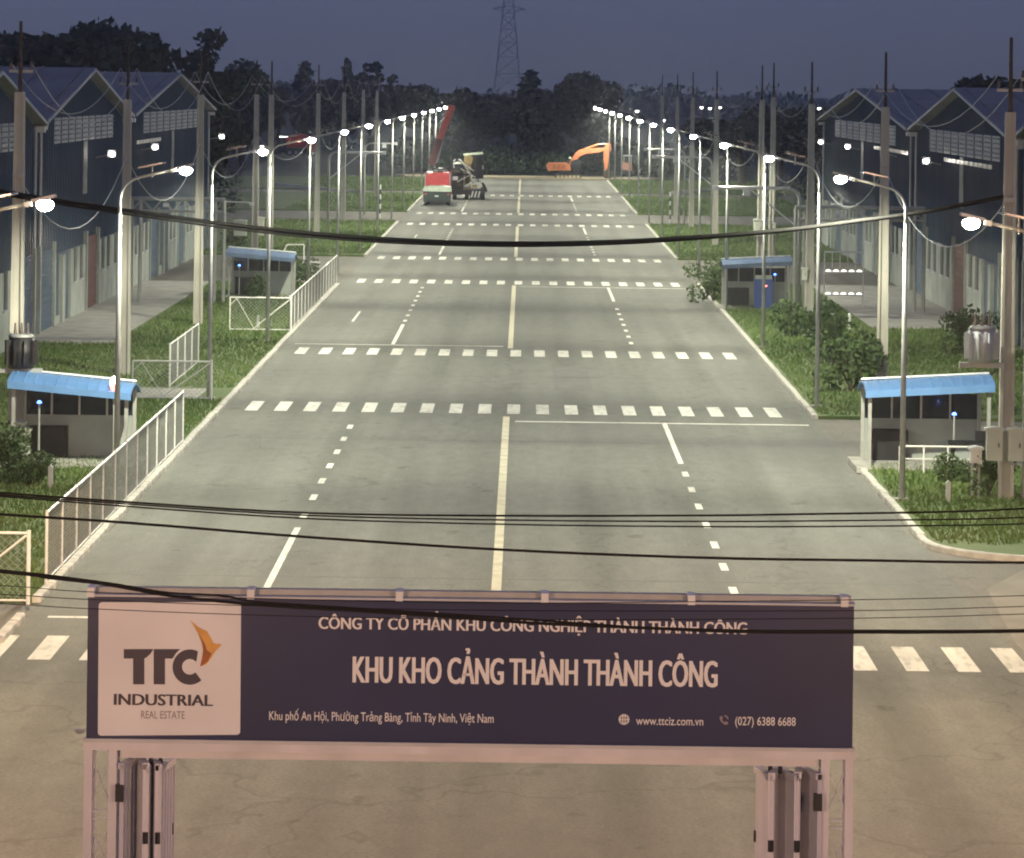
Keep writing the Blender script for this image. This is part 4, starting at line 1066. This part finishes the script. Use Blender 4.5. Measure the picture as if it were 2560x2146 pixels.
def limbs(h, rnd, spread, r):
    m = MB(); p = [Vector((0, 0, 0))]
    for i in range(5): p.append(p[-1]+Vector((rnd.uniform(-.03, .03)*h, rnd.uniform(-.03, .03)*h, h*.15)))
    m.tube(p, r, 8, r*.4)
    for i in range(6):
        a = rnd.uniform(0, 6.28); b = p[2+i % 4]; e = b+Vector((math.cos(a)*spread*.8, math.sin(a)*spread*.8, min(h*rnd.uniform(.08, .2), .78*h-b.z)))
        m.tube([b, b.lerp(e, .5)+Vector((0, 0, .03*h)), e], r*.4, 6, r*.12)
    return m
KINDS = []
def kind_tree(seed, h, style):
    rnd = random.Random(seed); bl = []
    if style == 'round':
        for _ in range(13):
            a = rnd.uniform(0, 6.28); q = rnd.uniform(0, .30)*h; z = rnd.uniform(.38, .86)*h
            bl.append((math.cos(a)*q, math.sin(a)*q, z, *(rnd.uniform(.11, .20)*h,)*2, rnd.uniform(.08, .14)*h))
    elif style == 'layer':
        for z, w in ((.45, .26), (.58, .20), (.70, .30), (.80, .14), (.92, .10)):
            for _ in range(3):
                a = rnd.uniform(0, 6.28); bl.append((math.cos(a)*w*h*.6, math.sin(a)*w*h*.6, z*h, w*h*.5, w*h*.5, .06*h))
    else:   # slender
        for k in range(9):
            z = .25+.08*k; w = .13*(1-.07*k); a = rnd.uniform(0, 6.28)
            bl.append((math.cos(a)*.05*h, math.sin(a)*.05*h, z*h, w*h, w*h, .09*h))
    n = {'round': 3200, 'layer': 1900, 'slim': 1500}[style]
    return (limbs(h, rnd, .22*h, .03*h).mesh('trunk', M_bark), leaf_cloud(bl, n, .034*h, seed))
for sd, st in ((1, 'round'), (2, 'round'), (3, 'layer'), (4, 'slim'), (5, 'round'), (6, 'layer')):
    tr, cr = kind_tree(sd, 10, st); cr.materials.append(M_leaf); KINDS.append((tr, cr))
def tree(label, px, py_top, d, kind, w=1.0, group=None):
    q = P(px, py_top, d); s = q.z/9.6
    t = thing('tree', label, 'tree', (q.x, d, 0), random.uniform(0, 6.28), group)
    t.scale = (s*w, s*w, s)
    link('trunk', KINDS[kind][0], t); link('crown', KINDS[kind][1], t)
G1 = 'dark trees behind the left warehouses'
tree('broad dark tree left of the highest crown behind the left warehouse', 75, 62, 262, 0, 1.25, G1)
tree('highest dark tree crown behind the left warehouse roof', 148, 26, 258, 1, 1.1, G1)
tree('dark tree right of the highest crown behind the left warehouse', 222, 50, 262, 4, 1.1, G1)
tree('lower dark tree at the right end of the left tree group', 278, 108, 268, 0, .9, G1)
tree('tall layered dark tree behind the farthest left warehouse', 508, 78, 285, 5, 1.0)
tree('dark bushy tree below the tall layered tree on the left', 470, 175, 290, 1, .8)
tree('dark tree between the layered tree and the left twin poles', 610, 150, 480, 4, 1.0)
tree('rounded dark tree right of the left twin poles', 690, 205, 610, 1, 1.0)
tree('pointed dark tree between the left lamp row and twin poles', 775, 160, 600, 3, 1.5)
tree('low dark tree right of the pointed tree', 830, 190, 625, 0, .8)
tree('thin open tree with bare top on the left', 866, 152, 615, 3, .9)
tree('broad open tree left of the road end', 925, 160, 600, 2, 1.2)
tree('dark tree close to the end of the left lamp row', 985, 190, 590, 5, .9)
tree('dark tree behind the raised crane boom', 1040, 205, 560, 0, 1.1)
G3 = 'dark trees beyond the end of the road'
CEN = [(1100, 226, 'left of the crane boom head'), (1155, 222, 'just right of the crane boom head'), (1205, 240, 'under the left leg of the pylon'), (1260, 232, 'right under the pylon'), (1300, 226, 'right of the pylon'), (1345, 182, 'tallest in the middle beyond the road'), (1395, 212, 'in the gap between the two tallest middle trees'), (1440, 180, 'second tallest in the middle beyond the road'), (1478, 222, 'above the excavator stick'), (1520, 240, 'above the right lamp row\'s far end')]
for i, (px, py, w_) in enumerate(CEN): tree('dark tree beyond the road end, %s' % w_, px, py, 505+(i*37) % 60, (0, 4, 1, 0, 2, 3, 1, 4, 0, 1)[i], (1.2, 1.2, 1.3, 1.3, 1.0, 1.7, 1.1, 1.2, 1.2, 1.2)[i], G3)
for i, (px, py, d, k, w_, lab) in enumerate([(1860, 245, 420, 1, 1.5, 'rounded dark tree left of the right twin poles'), (1950, 262, 400, 0, 1.4, 'rounded dark tree right of the right twin poles'), (2040, 272, 430, 4, 1.4, 'low dark tree left of the right warehouse'), (1780, 290, 470, 0, 1.3, 'low dark tree behind the right lamp row'), (2440, 172, 300, 1, .9, 'dark tree over the right warehouse ridge'), (2530, 178, 290, 0, 1.3, 'dark tree behind the right edge poles')]):
    tree(lab, px, py, d, k, w_)
# far wood and fields of scrub
def wood(name, label, spots, n, size, seed, m=M_leaf):
    me = leaf_cloud(spots, n, size, seed); me.materials.append(m)
    link(name, me, kind='stuff', label=label, category='trees')
rnd = random.Random(8)
sp = [(rnd.uniform(-420, 420), rnd.uniform(900, 1600), rnd.uniform(3, 7), rnd.uniform(14, 30), rnd.uniform(10, 20), rnd.uniform(4, 7.5)) for _ in range(110)]
wood('far_wood', 'dim line of far trees on the horizon', sp, 26000, 1.6, 5)
sp = [(rnd.uniform(-16, 26), rnd.uniform(452, 500), rnd.uniform(.8, 2.6), rnd.uniform(2, 5), rnd.uniform(2, 4), rnd.uniform(1, 2.6)) for _ in range(70)]
wood('scrub', 'dark scrub beyond the end of the road', sp, 16000, .3, 6)
sp = []
for _ in range(170):
    d_ = rnd.uniform(300, 640); s_ = rnd.choice((-1, 1)); q_ = rnd.uniform(.082, .16) if d_ < 570 else rnd.uniform(.03, .16)
    sp.append((s_*q_*d_, d_, rnd.uniform(.4, 1.6), rnd.uniform(2, 6), rnd.uniform(2, 6), rnd.uniform(.8, 2.0)))
wood('scrub', 'dark scrub in the fields on both sides', sp, 26000, .32, 7)
# shrubs
SH = []
for sd in (11, 12, 13):
    rr = random.Random(sd); bl = [(rr.uniform(-.6, .6), rr.uniform(-.5, .5), rr.uniform(.3, 1.3), rr.uniform(.3, .55), rr.uniform(.3, .5), rr.uniform(.3, .5)) for _ in range(9)]
    me = leaf_cloud(bl, 1300, .085, sd); me.materials.append(M_leaf2)
    st = MB()
    for _ in range(6): st.tube([(0, 0, 0), (rr.uniform(-.3, .3), rr.uniform(-.3, .3), .6), (rr.uniform(-.6, .6), rr.uniform(-.6, .6), 1.2)], .025, 5, .008)
    SH.append((st.mesh('stem', M_bark), me))
def shrub(label, px, py, d, k, s):
    q = P(px, py, d); t = thing('shrub', label, 'shrub', (q.x, d, .1), random.uniform(0, 6), 'shrubs on the verges'); t.scale = (s, s, s)
    link('stem', SH[k][0], t); link('foliage', SH[k][1], t)
for i, a_ in enumerate([('leafy shrub left of the far right shelter', 1785, 700, 186, 0, 1.4), ('low shrub beside the far right shelter post', 1830, 720, 184, 1, .9), ('tall shrub on the right lawn below the rack', 2085, 900, 143, 2, 1.5), ('broad shrub on the right lawn left of the near shelter', 2130, 960, 131, 0, 1.5), ('shrub at the corner of the right side road', 1990, 830, 160, 1, 1.2),
        ('shrub under the far left shelter roof', 640, 690, 183.2, 1, .9), ('bushy shrub right of the far left shelter', 725, 700, 190, 0, 1.2), ('shrub behind the far left fence', 765, 705, 200, 2, .8), ('overgrown shrub at the left picture edge below the cabinet', 30, 1210, 98, 0, 1.0), ('shrub right of the overgrown left edge shrub', 75, 1225, 97, 1, .7), ('shrub under the right transformer poles', 2470, 1215, 97.5, 2, .8), ('low shrub below the right railing', 2385, 1170, 101, 1, .6), ('shrub at the far left warehouse corner', 590, 640, 222, 2, 1.4), ('shrub behind the right transformer', 2420, 860, 150, 0, 1.3)]): shrub(*a_)
# grass blades on the verges
def grass(areas, n, seed, hgt):
    rr = random.Random(seed); vs = []; fs = []
    wts = [(x1-x0)*(y1-y0)/(((y0+y1)/2)**1.3) for x0, x1, y0, y1, z in areas]; T = sum(wts)
    for (x0, x1, y0, y1, z), w in zip(areas, wts):
        for _ in range(int(n*w/T)):
            x, y = rr.uniform(x0, x1), rr.uniform(y0, y1); a = rr.uniform(0, 6.28); h = hgt*rr.uniform(.4, 1.4)*(1+y/400); wd = .02+.00012*y
            o = len(vs); lx, ly = rr.uniform(-.6, .6)*h, rr.uniform(-.6, .6)*h
            vs += [(x-math.cos(a)*wd, y-math.sin(a)*wd, z), (x+math.cos(a)*wd, y+math.sin(a)*wd, z), (x+lx, y+ly, z+h)]; fs.append((o, o+1, o+2))
    me = bpy.data.meshes.new('grass'); me.from_pydata(vs, [], fs); me.update(); me.materials.append(M_grass)
    link('grass', me, kind='stuff', label='rough green grass on the roadside verges', category='grass')
AR = [(-17, XL-.25, 76, 124, .12), (-17, XL-.25, 129, 198, .12), (-21, XL-.25, 232.2, 291, .12), (-21, XL-.25, 316, 366, .12), (-20.5, -17, 76, 150, .12),
      (XR+.3, 21, 87, 105, .12), (XR+3.2, 21, 84.8, 87, .12), (XR+.3, 16, 121.2, 202.8, .12), (XR+.3, 26, 233, 291, .12), (XR+.3, 26, 316, 366, .12), (16, 21, 121.2, 166, .12), (-24, XL-.25, 380, 430, .12), (XR+.3, 28, 380, 430, .12)]
grass(AR, 165000, 3, .10)

# ------------------------------------------------------------------ lattice pylon on the horizon
DP = 1500
t = thing('transmission_pylon', 'faint grey lattice transmission pylon on the horizon', 'pylon', (P(1270, 150, DP).x, DP, 0))
def w_at(z): return 5.6*(1-z/58)+.9
zs = [0, 9, 17, 24, 30, 35.5, 40.5, 45, 49, 53]
for sx, sy in ((1, 1), (1, -1), (-1, 1), (-1, -1)):
    ob('leg', MB().tube([(sx*w_at(z), sy*w_at(z), z) for z in zs], .32, 5), M_lgrey, t)
for a, b in zip(zs[:-1], zs[1:]):
    m = MB(); wa, wb = w_at(a), w_at(b)
    for s_ in (-1, 1):
        m.bar((-wa, s_*wa, a), (wb, s_*wb, b), .22); m.bar((wa, s_*wa, a), (-wb, s_*wb, b), .22)
        m.bar((s_*wa, -wa, a), (s_*wb, wb, b), .22); m.bar((-wb, s_*wb, b), (wb, s_*wb, b), .2)
    ob('lattice', m, M_lgrey, t)
for z, w_ in ((44, 6.5), (51, 5)): 
    for s_ in (-1, 1): ob('crossarm', MB().bar((s_*w_at(z), 0, z+.8), (s_*(w_at(z)+w_*.7), 0, z), .4).bar((s_*w_at(z), 0, z-1), (s_*(w_at(z)+w_*.7), 0, z), .3), M_lgrey, t)
# small far lamps seen beyond the fields
for i, (px, py, d, lab) in enumerate([(1228, 250, 560, 'tiny white lamp beyond the road end, left one'), (1275, 263, 545, 'tiny white lamp beyond the road end, right one'), (1754, 268, 620, 'white lamp on the horizon field right of the lamp row'), (1775, 270, 625, 'dim strip lamp beside the right field lamp'), (1800, 268, 640, 'tiny lamp right of the field lamps'), (1593, 277, 560, 'white lamp just above the right lamp row'), (1658, 300, 520, 'white lamp between two right row lamps'), (2048, 270, 560, 'tiny lamp left of the right warehouses'), (722, 345, 566, 'cluster lamp above the distant red lorry'), (655, 365, 566, 'orange white lamp left of the red lorry')]):
    q = P(px, py, d); t = thing('field_lamp', lab, 'lamp', (q.x, d, 0))
    ob('mast', MB().cyl((0, 0, 0), (0, 0, max(.5, q.z-.2)), .08, 6), M_galv, t)
    ob('lens', MB().dome((0, 0, q.z), .28, .28, .32, 10, 4), M_tiny, t)

# ------------------------------------------------------------------ haze
hz = bpy.data.materials.new('night_haze'); hz.use_nodes = True; nt = hz.node_tree; nt.nodes.clear()
o_ = nt.nodes.new('ShaderNodeOutputMaterial'); pv = nt.nodes.new('ShaderNodeVolumePrincipled')
pv.inputs['Color'].default_value = (.82, .88, .95, 1); pv.inputs['Density'].default_value = .0004; pv.inputs['Anisotropy'].default_value = .9
nt.links.new(pv.outputs[0], o_.inputs['Volume'])
ob('haze', MB().span((-900, -120, -1.2), (900, 1750, 62)), hz, kind='stuff')
